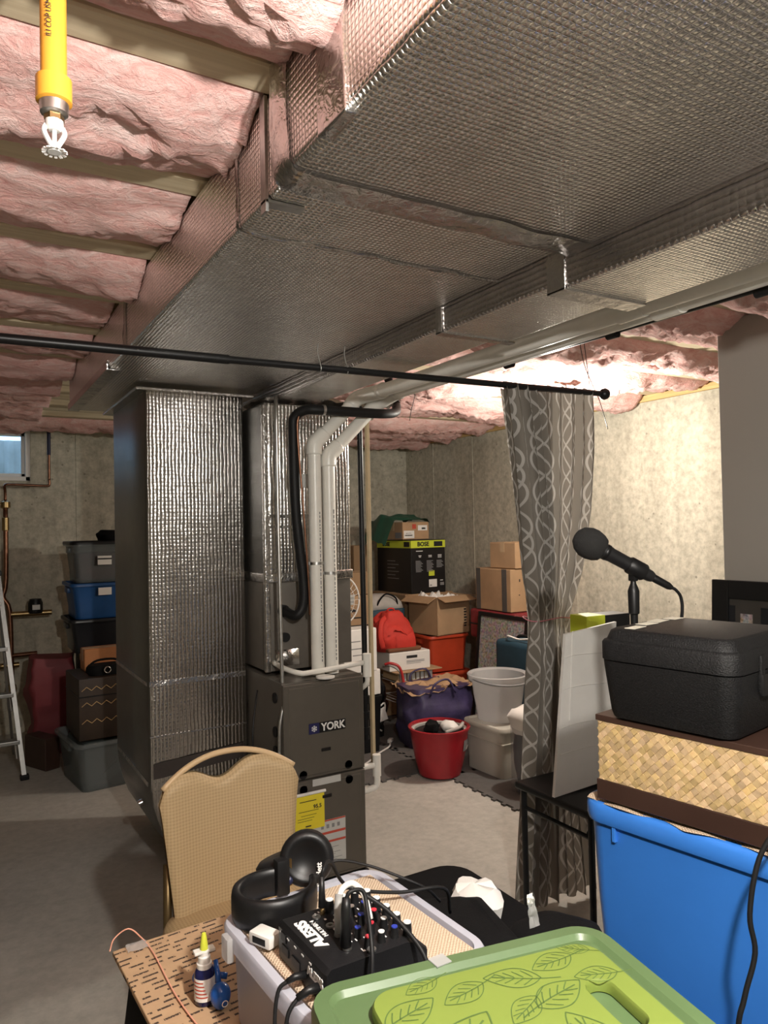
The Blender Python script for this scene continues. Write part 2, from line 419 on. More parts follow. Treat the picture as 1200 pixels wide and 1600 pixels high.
def text(body, size, mat, parent, mx, name='lettering', ext=0.0004, sx=1.0, bold=0.0):
    cu = bpy.data.curves.new('t', 'FONT'); cu.body = body; cu.size = size; cu.align_x = 'CENTER'; cu.align_y = 'CENTER'
    cu.extrude = ext; cu.offset = bold; cu.resolution_u = 3
    o = bpy.data.objects.new('t', cu); COL.objects.link(o)
    dg = bpy.context.evaluated_depsgraph_get()
    me = bpy.data.meshes.new_from_object(o.evaluated_get(dg))
    bpy.data.objects.remove(o); bpy.data.curves.remove(cu)
    me.transform(mx @ Matrix.Diagonal((sx, 1, 1, 1)))
    return mobj(name, me, mat, parent)
def face_mx(o, right, up):
    r_, u_ = Vector(right).normalized(), Vector(up).normalized(); n_ = r_.cross(u_)
    return Matrix(((r_.x, u_.x, n_.x, o[0]), (r_.y, u_.y, n_.y, o[1]), (r_.z, u_.z, n_.z, o[2]), (0, 0, 0, 1)))

# ================================================================ STRUCTURE
X0, X1, Y0, Y1 = -3.0, 3.95, -3.0, 6.25
ZJ = 2.33
struct(B().bb(X0 - .1, X1 + .1, Y0 - .1, Y1 + .1, -.1, 0).obj('floor', CONC_FLOOR))
wr = struct(B().bb(X1, X1 + .2, Y0, Y1 + .2, 0, 2.29).obj('wall_right', CONC_WALL))
for y in (0.9, 1.5, 2.72, 3.33, 3.94, 4.55, 5.16, 5.77):
    B().bb(X1 - .004, X1 + .01, y - .005, y + .005, 0.02, 2.285, bev=.002, seg=1).obj('form_seam', CONC_WALL, wr)
# back wall with the window opening
WX0, WX1, WZ0, WZ1 = -0.28, 0.53, 1.91, 2.33
b = B(); b.bb(X0, WX0, Y1, Y1 + .2, 0, 2.57); b.bb(WX1, X1, Y1, Y1 + .2, 0, 2.57); b.bb(WX0, WX1, Y1, Y1 + .2, 0, WZ0); b.bb(WX0, WX1, Y1, Y1 + .2, WZ1, 2.57)
wb = struct(b.obj('wall_back', CONC_WALL))
for x in (0.86, 1.47, 2.08, 2.69, 3.30):
    B().bb(x - .005, x + .005, Y1 - .004, Y1 + .01, 0.02, 2.285, bev=.002, seg=1).obj('form_seam', CONC_WALL, wb)
struct(B().bb(X0 - .2, X0, Y0, Y1 + .2, 0, 2.57).obj('wall_left', CONC_WALL))
struct(B().bb(X0, X1 + .2, Y0 - .2, Y0, 0, 2.57).obj('wall_front', CONC_WALL))
struct(B().bb(X1 - .02, X1 + .049, Y0, Y1, 2.291, 2.332, bev=.003, seg=1).obj('trim_1', SILL))
struct(B().bb(X1 + .05, X1 + .2, Y0 - .2, Y1 + .2, 2.29, 2.572).obj('trim_2', PLY))
struct(B().bb(X0, X1 - .03, Y1 - .12, Y1 - .002, 2.30, 2.335, bev=.003, seg=1).obj('trim_3', JOIST))
# partition wall of painted board on the right
struct(B().bb(2.76, 2.88, -1.2, 1.92, 0, 2.325, bev=.003, seg=1).obj('wall_partition', DRYW))
ceil = struct(B().bb(X0 - .1, X1 + .2, Y0 - .1, Y1 + .2, 2.572, 2.62).obj('ceiling', PLY))
JY = [1.26 + .488 * k for k in range(-8, 11)]
JY = [y for y in JY if Y0 < y < Y1 - .15]
for y in JY:
    B().bb(X0 + .01, X1 - .0, y - .043, y + .043, ZJ, ZJ + .04, bev=.004, seg=1).bb(X0 + .01, X1, y - .006, y + .006, ZJ + .039, 2.571).obj('joist', JOIST, ceil)

# window
wf = struct(B().bb(WX0, WX1, Y1 - .012, Y1 + .1, WZ0, WZ0 + .035, bev=.004).bb(WX0, WX1, Y1 - .012, Y1 + .1, WZ1 - .04, WZ1 - .005, bev=.004)
            .bb(WX0, WX0 + .035, Y1 - .012, Y1 + .1, WZ0, WZ1 - .01, bev=.004).bb(WX1 - .035, WX1, Y1 - .012, Y1 + .1, WZ0, WZ1 - .01, bev=.004).obj('window_1', WHITEP))
B().bb(WX0 + .035, WX1 - .035, Y1 + .03, Y1 + .06, WZ0 + .035, WZ0 + .06, bev=.003).bb(WX0 + .035, WX1 - .035, Y1 + .03, Y1 + .06, WZ1 - .075, WZ1 - .04, bev=.003) \
    .bb(WX0 + .035, WX0 + .06, Y1 + .03, Y1 + .06, WZ0 + .035, WZ1 - .04, bev=.003).bb(WX1 - .06, WX1 - .035, Y1 + .03, Y1 + .06, WZ0 + .035, WZ1 - .04, bev=.003).obj('window_sash', WHITEP, wf)
gl, t, p = nt('window_glass'); p.inputs['Transmission Weight'].default_value = 1; p.inputs['Roughness'].default_value = 0.02; p.inputs['IOR'].default_value = 1.02
B().bb(WX0 + .055, WX1 - .055, Y1 + .043, Y1 + .047, WZ0 + .055, WZ1 - .07).obj('window_pane', gl, wf)
# corrugated window well outside
o = B().grid(60, 2, lambda u, v: (-1.0 + 2.3 * u, Y1 + .55 - .4 * abs(2 * u - 1) ** 3 + .012 * math.sin(u * 150), 1.6 + .68 * v)).obj('window_well', M('pale_window_well', (.62, .62, .6), .6))
struct(o)

# ================================================================ INSULATION BATTS
def batt(xa, xb, ya, yb, sag, seed, label, amp=1.0, group='pink insulation batts in the ceiling'):
    nx = max(20, int((xb - xa) / .022)); ny = 22
    b = B(); rings = []
    S = Vector((seed * 3.1, seed * 7.7, seed))
    for i in range(nx + 1):
        x = xa + (xb - xa) * i / nx; ring = []
        eu = min(1.0, i / 4 + .35)
        for j in range(ny + 1):
            v = j / ny; y = ya + (yb - ya) * v
            p = Vector((x, y, 0))
            env = max(0.0, math.sin(PI * v ** .85)) ** .75
            low = noise.fractal(Vector((x * 1.6, y * 2.4, seed)) , 1.0, 2.0, 3) * .030 * amp
            rid = noise.ridged_multi_fractal(Vector((x * 4.5 + seed, y * 7 + noise.noise(p * 5 + S) * .6, seed)), 1.0, 2.1, 5, 1.0, 2.0) * .018 * amp
            fin = noise.fractal(Vector((x * 22, y * 30, seed * 2)), .9, 2.0, 4) * .011 * amp
            z = ZJ + .022 - env * (sag + low + rid) * eu - fin * env
            ring.append((x, y + noise.noise(p * 9 + S) * .012 * env, z))
        for j in (ny, ny // 2, 0):
            ring.append((x, ya + (yb - ya) * j / ny, ZJ + .19))
        rings.append(ring)
    b.loft(rings)
    o = b.obj('insulation_batt', PINK, None, True, uv=False)
    return tag(o, label, 'insulation', group)
JV = [y for y in JY]
ordn = ['first', 'second', 'third', 'fourth', 'fifth', 'sixth', 'seventh', 'eighth', 'ninth', 'tenth', 'eleventh']
rows = [(a + .036, c - .036) for a, c in zip(JV, JV[1:])]
sagL = {0: .075, 1: .065, 2: .045, 3: .055, 4: .03, 5: .04}
k = 0
for ya, yb in rows:
    if yb < 0.2: continue
    near = yb < 0.75
    if near:
        batt(-.9, .47, ya, yb, .06, k + 40, 'pink fibreglass batt overhead, just outside the picture above the lamp' if yb > .5 else 'pink fibreglass batt overhead, behind the camera')
        continue
    batt(-.75, .496 if yb < 1.25 else .522, ya, yb, sagL.get(k, .065), k + 1.5, '%s row of pink fibreglass counted from the camera, left of the big foil duct' % ordn[k].capitalize(), 1.35 if k < 2 else 1.0)
    k += 1
k = 0
for ya, yb in rows:
    if yb < 2.0: continue
    xb = X1 - .05
    batt(1.72, xb, ya, yb, .055 + .02 * math.sin(k * 2.3), k + 20.5, '%s row of pink fibreglass counted from the white partition, right of the white pipes' % ordn[k].capitalize(), 1.5)
    k += 1
batt(-.75, 3.9, 5.69, 6.12, .085, 71, 'long pink fibreglass roll tucked along the top of the back wall', 1.3)
batt(2.3, 3.9, 1.30, 1.71, .12, 66, 'pink fibreglass batt drooping over the top of the white partition', 1.3)

# ================================================================ DUCTS
d = thing('supply_trunk_duct', 'wide foil-wrapped main duct running along the ceiling towards the back wall', 'duct', (0, 0, 2.10))
def soft(x0, x1, y0, y1, z0, z1, bev=.015): return B().bb(x0, x1, y0, y1, z0 - 2.10, z1 - 2.10, bev=bev, seg=3)
soft(.525, 1.222, 1.15, 4.03, 2.13, 2.328).obj('far_section', FOIL, d, 40)
soft(.500, 1.222, -1.6, 1.19, 2.112, 2.329, .02).obj('near_section', FOIL, d, 40)
def band(x0, x1, y, wdt, z0, z1, th, seed):
    b = B(); n = 46; rings = []
    per = [(x0 - th, z1), (x0 - th, z0 - th), (x1 - .002, z0 - th)]
    def pt(t):
        L1 = z1 - z0; L2 = x1 - x0; s = t * (L1 + L2)
        return (x0 - th, z1 - s) if s < L1 else (x0 + (s - L1), z0 - th)
    for i in range(n + 1):
        x, z = pt(i / n); ring = []
        for kk, (dy, dt) in enumerate(((-.5, 0), (-.25, 1), (0, 1), (.25, 1), (.5, 0))):
            q = noise.noise(Vector((x * 22, dy * 3 + seed, z * 22))) * .006
            jy = noise.noise(Vector((x * 9, seed, z * 9))) * .012
            off = th * .2 + dt * .003 + q * dt
            ring.append((x - (off if z > z0 - th * .9 else 0), y + dy * wdt + jy, z - (off if x > x0 else 0) - 2.10))
        rings.append(ring)
    b.loft(rings, closed=False); return b
band(.500, 1.215, 1.175, .075, 2.112, 2.325, .004, 3).obj('seam_tape', TAPE, d, True)
band(.525, 1.215, 1.47, .012, 2.13, 2.325, .002, 8).obj('seam_tape', TAPE, d, True)
band(.525, 1.215, 2.62, .03, 2.13, 2.325, .003, 11).obj('seam_tape', TAPE, d, True)
soft(.519, .5255, 1.30, 1.325, 2.105, 2.328, .001).bb(.519, .60, 1.30, 1.325, 2.1235 - 2.10, 2.1285 - 2.10).obj('hanger_strap', GALV, d)
B().bb(.5185, .57, 2.95, 4.03, .026, .0285).bb(.519, .5235, 2.95, 4.03, .03, .06).obj('corner_tape', TAPE, d)
for y in (.98, .99):
    pass
soft(.494, .52, .93, 1.02, 2.105, 2.327, .004).noise(.004, 30).obj('corner_patch', TAPE, d, True)

d2 = thing('secondary_duct', 'narrower foil-wrapped duct hanging lower beside the main duct, above the white pipes', 'duct', (0, 0, 2.05))
def soft2(x0, x1, y0, y1, z0, z1, bev=.014): return B().bb(x0, x1, y0, y1, z0 - 2.05, z1 - 2.05, bev=bev, seg=3)
S2 = [soft2(1.226, 1.50, -1.6, 1.27, 2.045, 2.325).obj('near_section', FOIL, d2, 40)]
S2.append(soft2(1.228, 1.485, 1.26, 1.75, 2.062, 2.325).obj('middle_section', FOIL, d2, 40))
S2.append(soft2(1.228, 1.46, 1.74, 3.5, 2.072, 2.325).obj('far_section', FOIL, d2, 40))
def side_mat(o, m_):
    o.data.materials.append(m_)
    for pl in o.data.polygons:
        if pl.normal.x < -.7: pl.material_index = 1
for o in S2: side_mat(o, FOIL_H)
for y, w_, z in ((1.265, .06, 2.045), (1.745, .03, 2.062)):
    b = B().bb(1.2235, 1.228, y - w_ / 2, y + w_ / 2, z - 2.05 - .004, .1, bev=.001, seg=1).bb(1.2235, 1.50, y - w_ / 2, y + w_ / 2, z - 2.05 - .0045, z - 2.05 + .001, bev=.001, seg=1)
    b.obj('seam_tape', TAPE, d2)

# return air drop
rd = thing('return_air_duct', 'tall foil-wrapped return duct dropping from the ceiling to a rounded elbow at the floor', 'duct', (.93, 3.56, 0))
def arc(cx, cz, r, a0, a1, n): return [(cx + r * math.cos(R(a0 + (a1 - a0) * i / n)), cz + r * math.sin(R(a0 + (a1 - a0) * i / n))) for i in range(n + 1)]
poly = [(-.215, 2.108)] + [(-.215 + .0, .42)] + [(x, z) for x, z in [(-.207, .34), (-.19, .27), (-.165, .2), (-.13, .14), (-.085, .085), (-.03, .04), (.03, .015), (.09, .005)]] + [(.225, .004), (.225, 2.108)]
def inset(p, k):
    cx = sum(q[0] for q in p) / len(p); out = []
    for x, z in p: out.append((x - math.copysign(min(k, abs(x)), x), z + (k if z < .3 else -0.0)))
    return out
def drop(y0, y1):
    b = B(); R_ = []
    for yy, kk in ((y0, .022), (y0 + .007, .008), (y0 + .022, 0), (y1 - .02, 0), (y1, .02)):
        R_.append([(x, yy, z) for x, z in inset(poly, kk)])
    return b.loft(R_)
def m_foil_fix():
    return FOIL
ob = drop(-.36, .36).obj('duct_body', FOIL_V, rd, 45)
ob.data.materials.append(FOIL_SHADED)
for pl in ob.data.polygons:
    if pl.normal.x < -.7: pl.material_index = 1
for z, h in ((.845, .022), (.63, .006)):
    B().bb(-.212, .212, -.3625, -.3595, z, z + h).obj('seam_tape', TAPE, rd)
B().grid(24, 3, lambda u, v: (-.2 + .4 * u, -.3635 - .004 * noise.noise((u * 6, v, 0)), .47 + .065 * v + .03 * (u - .5))).obj('seam_tape', M('brown_tape', (.10, .085, .08), .3, .6), rd, True)
for z, h in ((.845, .016), (.42, .02)):
    B().bb(-.2175, -.2145, -.33, .34, z - .0, z + h).obj('seam_tape', TAPE, rd)
B().cyl((-.206, -.17, .305), (-.221, -.17, .30), .016, 12).obj('washer', CHROME, rd, 40)
B().bb(-.26, .26, -.40, .38, 2.100, 2.112, bev=.003).noise(.003, 20).obj('top_collar', TAPE, rd)

# supply plenum and coil cabinet over the furnace
pln = thing('supply_plenum', 'foil-wrapped plenum and coil cabinet standing on the furnace behind the white pipes', 'duct', (1.38, 3.26, .885))
side_mat(B().bb(-.21, .21, -.255, .24, .40, 1.17, bev=.012, seg=3).obj('foil_plenum', FOIL_V, pln, 40), FOIL_SHADED)
B().bb(-.206, .206, -.25, .24, 0, .40, bev=.004).obj('coil_cabinet', M('coil_cabinet_enamel', (.16, .145, .125), .4, .3), pln, 40)
B().bb(-.213, .213, -.262, .24, .385, .425, bev=.006).noise(.004, 18).obj('seam_tape', TAPE, pln, True)
B().bb(-.215, -.19, -.261, -.235, .0, 1.16, bev=.005).noise(.004, 25).obj('corner_tape', TAPE, pln, True)
B().bb(-.09, .05, -.2585, -.255, .80, .86).obj('tape_patch', LABELG, pln)
B().bb(-.205, .0, -.258, -.255, .665, .68).obj('tape_strip', TAPE, pln)
B().bb(-.205, .0, -.258, -.255, .62, .632).obj('tape_strip', TAPE, pln)
B().grid(30, 8, lambda u, v: (-.2 + .62 * u, -.28 + .3 * v - .1 * u, 1.19 + .035 * noise.noise((u * 5, v * 4, 2)) + .02 * noise.noise((u * 14, v * 12, 5)))).obj('crumpled_tape', TAPE, pln, 30)
for (x, z, r_) in ((-.13, .26, .026), (-.125, .145, .02)):
    B().cyl((x, -.25, z), (x, -.268, z), r_, 16).obj('grommet', RUBBER, pln, 40)
B().bb(-.17, -.06, -.256, -.249, .02, .09).noise(.004, 40).obj('foil_scrap', TAPE, pln, True)

# ================================================================ FURNACE
fu = thing('furnace', 'taupe gas furnace with YORK badge and yellow energy tag', 'furnace', (1.347, 2.81, 0))
W2 = .187
B().bb(-W2, W2, .012, .70, .035, .868, bev=.006).obj('cabinet', FURN, fu, 40)
B().bb(-W2 - .004, W2 + .006, -.012, .70, 0, .036, bev=.004).obj('base_strip', BLACKP, fu)
def panel(z0, z1):
    b = B(); w_ = W2 - .001
    rings = [rr2 for rr2 in ()]
    def rect(x, za, zb, y): return [(-x, y, za), (x, y, za), (x, y, zb), (-x, y, zb)]
    b.loft([rect(w_, z0, z1, .012), rect(w_, z0, z1, .001), rect(w_ - .004, z0 + .004, z1 - .004, -.003), rect(w_ - .022, z0 + .012, z1 - .014, -.003), rect(w_ - .026, z0 + .016, z1 - .018, -.006)])
    return b
up = panel(.468, .862).obj('upper_door', FURN, fu)
lo = panel(.04, .462).obj('lower_door', FURN, fu)
B().bb(-.077, .093, -.0085, -.006, .650, .693, bev=.0008, seg=1).obj('badge', BLACKP, up)
B().bb(-.077, -.030, -.009, -.0082, .650, .693).obj('badge_panel', NAVY, up)
FX, FZ = (1, 0, 0), (0, 0, 1)
text('YORK', .044, WINK, up, face_mx((.034, -.0092, .671), FX, FZ), sx=.93, bold=.0012)
b = B()
for k in range(3):
    a = k * 60 + 30
    b.box((-.0535, -.0093, .671), (.026, .0006, .0035), (0, R(a), 0))
for k in range(6):
    a = R(k * 60 + 30); b.box((-.0535 + .010 * math.cos(a), -.0093, .671 + .010 * math.sin(a)), (.008, .0006, .0028), (0, -a + PI / 2, 0))
b.obj('snowflake_emblem', WINK, up)
for pz, dr in ((.578, up), (.384, lo)):
    B().bb(-.022, .022, -.010, -.006, pz - .007, pz + .007, bev=.002, seg=1).obj('latch_slot', BLACKP, dr)
for (x, z, dr) in ((-.105, .488, up), (.105, .495, up), (-.105, .428, lo), (.107, .432, lo)):
    B().lathe([(.004, 0), (.018, 0), (.018, .008), (.014, .016), (.004, .017)], 16, (x, -.006, z), 'Y').xf(Matrix.Identity(4)).obj('knob', BLACKP, dr, 40)
for o in (up, lo):
    pass
B().bb(-.064, .066, -.0075, -.006, .434, .462).obj('rating_label', LABELG, lo)
tg = B().bb(-.146, -.013, -.0085, -.0068, .262, .402, bev=.0004, seg=1).obj('energy_tag', YELLOW, lo)
text('95.5', .022, INK, tg, face_mx((-.045, -.009, .352), FX, FZ), bold=.0006)
b = B()
for (x0, x1, z, h) in ((-.125, -.05, .378, .003), (-.13, -.04, .338, .002), (-.12, -.05, .322, .0015), (-.135, -.06, .31, .0015), (-.135, -.07, .30, .0015), (-.1, -.075, .275, .005)):
    b.bb(x0, x1, -.0092, -.0085, z, z + h)
b.obj('print', INK, tg)['kind'] = 'stuff'
B().cyl((-.15, -.010, .410), (-.008, -.010, .410), .0065, 10).obj('paper_roll', PAPER, lo, 40)
wl = B().bb(-.076, .084, -.0078, -.0062, .105, .285).obj('warning_label', LABELG, lo)
for z, h in ((.279, .006), (.226, .010), (.19, .009)): B().bb(-.075, .083, -.0083, -.0078, z, z + h).obj('red_stripe', REDINK, wl)

b = B()
for i in range(9): b.bb(-.066, -.066 + .06 + .08 * ((i * 37) % 10) / 10, -.0082, -.0078, .175 - i * .0075, .177 - i * .0075)
for i in range(4): b.bb(-.03 + i * .025, -.018 + i * .025, -.0083, -.0078, .25, .266)
b.obj('print', GINK, wl)['kind'] = 'stuff'
for z in (.80, .66, .58):
    B().cyl((-W2 + .001, .08, z), (-W2 - .006, .08, z), .022, 14).obj('knockout_plug', RUBBER, fu, 40)
B().bb(W2, W2 + .012, .05, .13, .20, .27, bev=.003).obj('side_switch', BLACKP, fu)

# conduit and junction box on the left of the furnace
cd = thing('electrical_conduit', 'thin grey electrical conduit dropping beside the furnace into a steel box', 'conduit', (1.125, 2.80, .50))
B().tube([(.048, .06, 1.56), (.048, .06, 1.0), (.05, .05, .38), (.048, .03, .30), (.024, .02, .20), (.02, .02, .075)], .0075, 10, smooth=5).obj('pipe', GALV, cd, True)
B().bb(-.012, .045, -.02, .05, .0, .075, bev=.004).obj('junction_box', GALV, cd)
B().tube([(-.012, .0, .03), (-.04, -.01, .02), (-.07, .01, .05), (-.075, .02, .09)], .004, 8, smooth=4).obj('wire', WHITEP, cd, True)
B().tube([(-.012, .02, .02), (-.05, .0, -.01), (-.085, .03, .06), (-.08, .05, .2), (-.04, .1, .34)], .004, 8, smooth=4).obj('wire', BLACKP, cd, True)

# PVC vent pipes
def vent(name, label, x, ztop, xe, ze, xr, zr0, zr1, yend):
    v = thing(name, label, 'pipe', (x, 2.90, .872), group='white PVC vent pipes')
    r_ = .0285
    zz = lambda z: z - .872
    B().cyl((0, 0, 0), (0, 0, zz(ztop)), r_, 24).obj('riser', PVC, v, 40)
    # lower 45 elbow with socket collars
    dx, dz = xe - x, ze - ztop
    B().tube([(0, 0, zz(ztop) - .04), (0, 0, zz(ztop) - .012), (.006, 0, zz(ztop) + .012), (.026, 0, zz(ztop) + .032), (.050, 0, zz(ztop) + .055)], r_ + .006, 24, smooth=4).obj('elbow', PVC, v, True)
    B().cyl((.015, 0, zz(ztop) + .02), (dx, 0, zz(ze)), r_, 24).obj('offset_piece', PVC, v, 40)
    B().tube([(dx * .8, 0, zz(ztop + dz * .8)), (dx, 0, zz(ze)), (xr - x + .005, -.05, zz(zr0)), (xr - x, -.11, zz(zr0))], r_ + .006, 24, smooth=4).obj('elbow', PVC, v, True)
    B().cyl((xr - x, -.07, zz(zr0)), (xr - x, yend - 2.90, zz(zr1)), r_, 24).obj('horizontal_run', PVC, v, 40)
    yc = 1.46 if x < 1.4 else 1.40
    tt = (yc - 2.83) / (yend - 2.83); zc = zr0 + (zr1 - zr0) * tt
    B().cyl((xr - x, yc - 2.90, zz(zc)), (xr - x, yc - .09 - 2.90, zz(zc - .0)), r_ + .005, 24).obj('coupling', PVC, v, 40)
    zs = 1.345 if x < 1.4 else 1.30
    B().cyl((0, 0, zz(zs)), (0, 0, zz(zs) + .012), r_ + .0015, 24).bb(-.05, .05, .01, .0125, zz(zs), zz(zs) + .012).obj('strap', GALV, v, 40)
    # printed marking up the pipe
    b = B(); z = .93 - .872
    n = 0
    while z < .70:
        L = .006 + .012 * random.random()
        b.bb(.006, .010, -r_ - .0006, -r_ + .003, z, z + L); z += L + .006; n += 1
    b.obj('printed_marking', GINK, v)['kind'] = 'stuff'
    text('CHARLOTTE', .012, GINK, v, face_mx((.004, -r_ - .0007, .15), (0, 0, 1), (-1, 0, 0)), sx=.8) if False else None
    return v
vent('pvc_vent_pipe', 'left white PVC vent pipe rising from the furnace top', 1.3625, 1.862, 1.585, 2.085, 1.655, 2.108, 2.092, -.6)
vent('pvc_vent_pipe', 'right white PVC vent pipe rising from the furnace top', 1.430, 1.812, 1.680, 2.062, 1.735, 2.106, 2.106, -.6)

# condensate line over the furnace top
cl = thing('condensate_pipe', 'thin white condensate pipe crossing the furnace top', 'pipe', (1.20, 2.86, .895))
B().tube([(0, .14, .03), (.01, .05, .018), (.045, -.02, .006), (.10, -.03, .004), (.36, -.03, .018)], .011, 12, smooth=5).obj('pipe', PVC, cl, True)
B().cyl((.365, -.03, -.045), (.365, -.03, .055), .019, 16).obj('tee', PVC, cl, 40)
B().tube([(.365, -.03, -.04), (.365, -.025, -.075), (.355, .02, -.11)], .011, 12, smooth=4).obj('drain_leg', PVC, cl, True)
B().cyl((.155, -.045, -.022), (.155, -.045, -.016), .04, 20).obj('flange', WHITEP, cl, 40)
dr = thing('condensate_trap', 'white PVC drain trap sticking out of the furnace side near the floor', 'pipe', (1.536, 2.90, .33))
B().cyl((0, 0, .105), (.10, 0, .105), .013, 14).obj('upper_stub', PVC, dr, 40)
B().cyl((.108, 0, .055), (.108, 0, .15), .019, 16).obj('tee', PVC, dr, 40)
B().tube([(.108, 0, .06), (.108, 0, .025), (.09, 0, .004), (0, 0, .0)], .0145, 14, smooth=4).obj('trap_bend', PVC, dr, True)

# gas line and tan strip
gp = thing('gas_pipe', 'black iron gas pipe running down beside the furnace', 'pipe', (1.605, 2.92, .55))
B().cyl((0, 0, 0), (-.005, 0, 1.50), .0125, 14).obj('pipe', BLACKM, gp, 40)
for z in (.02, .09, .16, .30):
    B().cyl((0, 0, z), (0, 0, z + .035), .018, 14).obj('fitting', BLACKM, gp, 40)
B().box((0, -.012, .37), (.018, .03, .03), bev=.004).cyl((0, -.02, .37), (.0, -.045, .37), .007, 10).obj('valve', BRASS, gp, 40)
B().cyl((0, 0, .02), (-.085, .06, .02), .0125, 12).obj('branch', BLACKM, gp, 40)
tag(B().box((1.672, 2.98, 1.22), (.016, .02, 1.64), (0, 0, .0), bev=.002).obj('wood_strip', M('pale_pine', (.55, .44, .27), .7)), 'thin pale wood strip standing beside the black gas pipe', 'wood strip')

# insulated refrigerant line with the bare copper return
rf = thing('refrigerant_line', 'thick black foam-insulated refrigerant line looping up beside the white pipes', 'pipe', (1.25, 2.93, 1.13))
B().tube([(.0, .06, .015), (.02, -.01, .0), (.05, -.02, .04), (.055, -.02, .15), (.025, -.02, .45), (.02, -.02, .78), (.025, -.025, .85), (.06, -.06, .878), (.12, -.09, .878), (.33, -.095, .878), (.44, -.085, .882), (.52, -.04, .90), (.58, .04, .94), (.62, .14, 1.03), (.62, .20, 1.15)],
    .0215, 14, smooth=5).obj('foam_sleeve', RUBBER, rf, True)
B().tube([(.075, -.035, .0), (.07, -.042, .12), (.05, -.045, .45), (.028, -.045, .78), (.035, -.05, .86)], .0048, 8, smooth=5).obj('copper_tube', COPPER, rf, True)
B().cyl((.125, -.09, .878), (.137, -.09, .878), .0235, 14).obj('clamp', GALV, rf, 40)
bl = thing('overhead_black_pipe', 'thin black pipe running under the right edge of the white ceiling pipes', 'pipe', (1.805, 1.2, 2.085))
B().cyl((0, 1.55, .03), (0, -1.8, .0), .0115, 12).obj('pipe', BLACKM, bl, 40)
for q_ in range(3):
    y = .9 - q_ * .5
    B().cyl((0, y, .004 + y * .012), (0, y + .04, .004 + y * .012), .0138, 10).obj('hanger_clip', BLACKP, bl, 40)


# ================================================================ SPRINKLER
sp = thing('fire_sprinkler', 'orange sprinkler pipe with a chrome sprinkler head hanging from the ceiling', 'sprinkler', (.121, 1.04, 2.0))
B().cyl((0, 0, .088), (0, 0, .36), .0165, 24).obj('orange_pipe', ORANGE, sp, 40)
B().lathe([(.0175, .066), (.0225, .068), (.0225, .098), (.0175, .10)], 24).obj('coupling', ORANGE, sp, 40)
B().lathe([(.012, .05), (.0175, .053), (.0185, .066), (.012, .068)], 20).obj('metal_collar', GALV, sp, 40)
B().lathe([(.010, .042), (.0125, .043), (.0125, .052), (.010, .052)], 6).obj('hex_nut', BRASS, sp)
B().lathe([(.007, .03), (.0115, .034), (.0115, .043), (.006, .044)], 14).tube([(.010, 0, .036), (.0125, 0, .028), (.007, 0, .016), (.002, 0, .008)], .0034, 8, smooth=4) \
   .tube([(-.010, 0, .036), (-.0125, 0, .028), (-.007, 0, .016), (-.002, 0, .008)], .0034, 8, smooth=4).cyl((0, 0, .004), (0, 0, .03), .003, 8).obj('head_frame', M('white_metal', (.8, .79, .77), .3), sp, 40)
b = B()
for k_ in range(14):
    a = 2 * PI * k_ / 14; b.box((.0115 * math.cos(a), .0115 * math.sin(a), .003), (.009, .0036, .0016), (0, .25, a))
b.cyl((0, 0, .0015), (0, 0, .005), .0085, 16).obj('deflector', M('white_metal', (.8, .79, .77), .3), sp)
text('ILI COP USM', .010, INK, sp, face_mx((-.007, -.0155, .17), (0, 0, 1), (-1, 0, 0)), sx=.9)

# ================================================================ CURTAIN AND ROD
rod = thing('curtain_rod', 'long black curtain rod with a ball finial hung below the ducts', 'curtain rod', (0, 2.21, 2.033))
B().tube([(-1.4, .045, -.005), (.1, .02, 0), (.75, .0, .0)], .0145, 14).obj('thick_tube', BLACKM, rod, 40)
B().cyl((.74, 0, 0), (2.335, -.04, .006), .0118, 14).obj('thin_tube', BLACKM, rod, 40)
B().lathe([(.002, -.024), (.012, -.021), (.021, -.012), (.0245, 0), (.021, .012), (.012, .021), (.002, .024)], 18, (2.36, -.04, .006), 'X').obj('ball_finial', BLACKM, rod, True)
for x in (1.06, 1.16):
    B().tube([(x, -.012, -.013), (x, -.02, 0), (x - .004, -.004, .05), (x, .0, .085)], .0016, 6, smooth=3).obj('wire_hanger', GALV, rod, True)

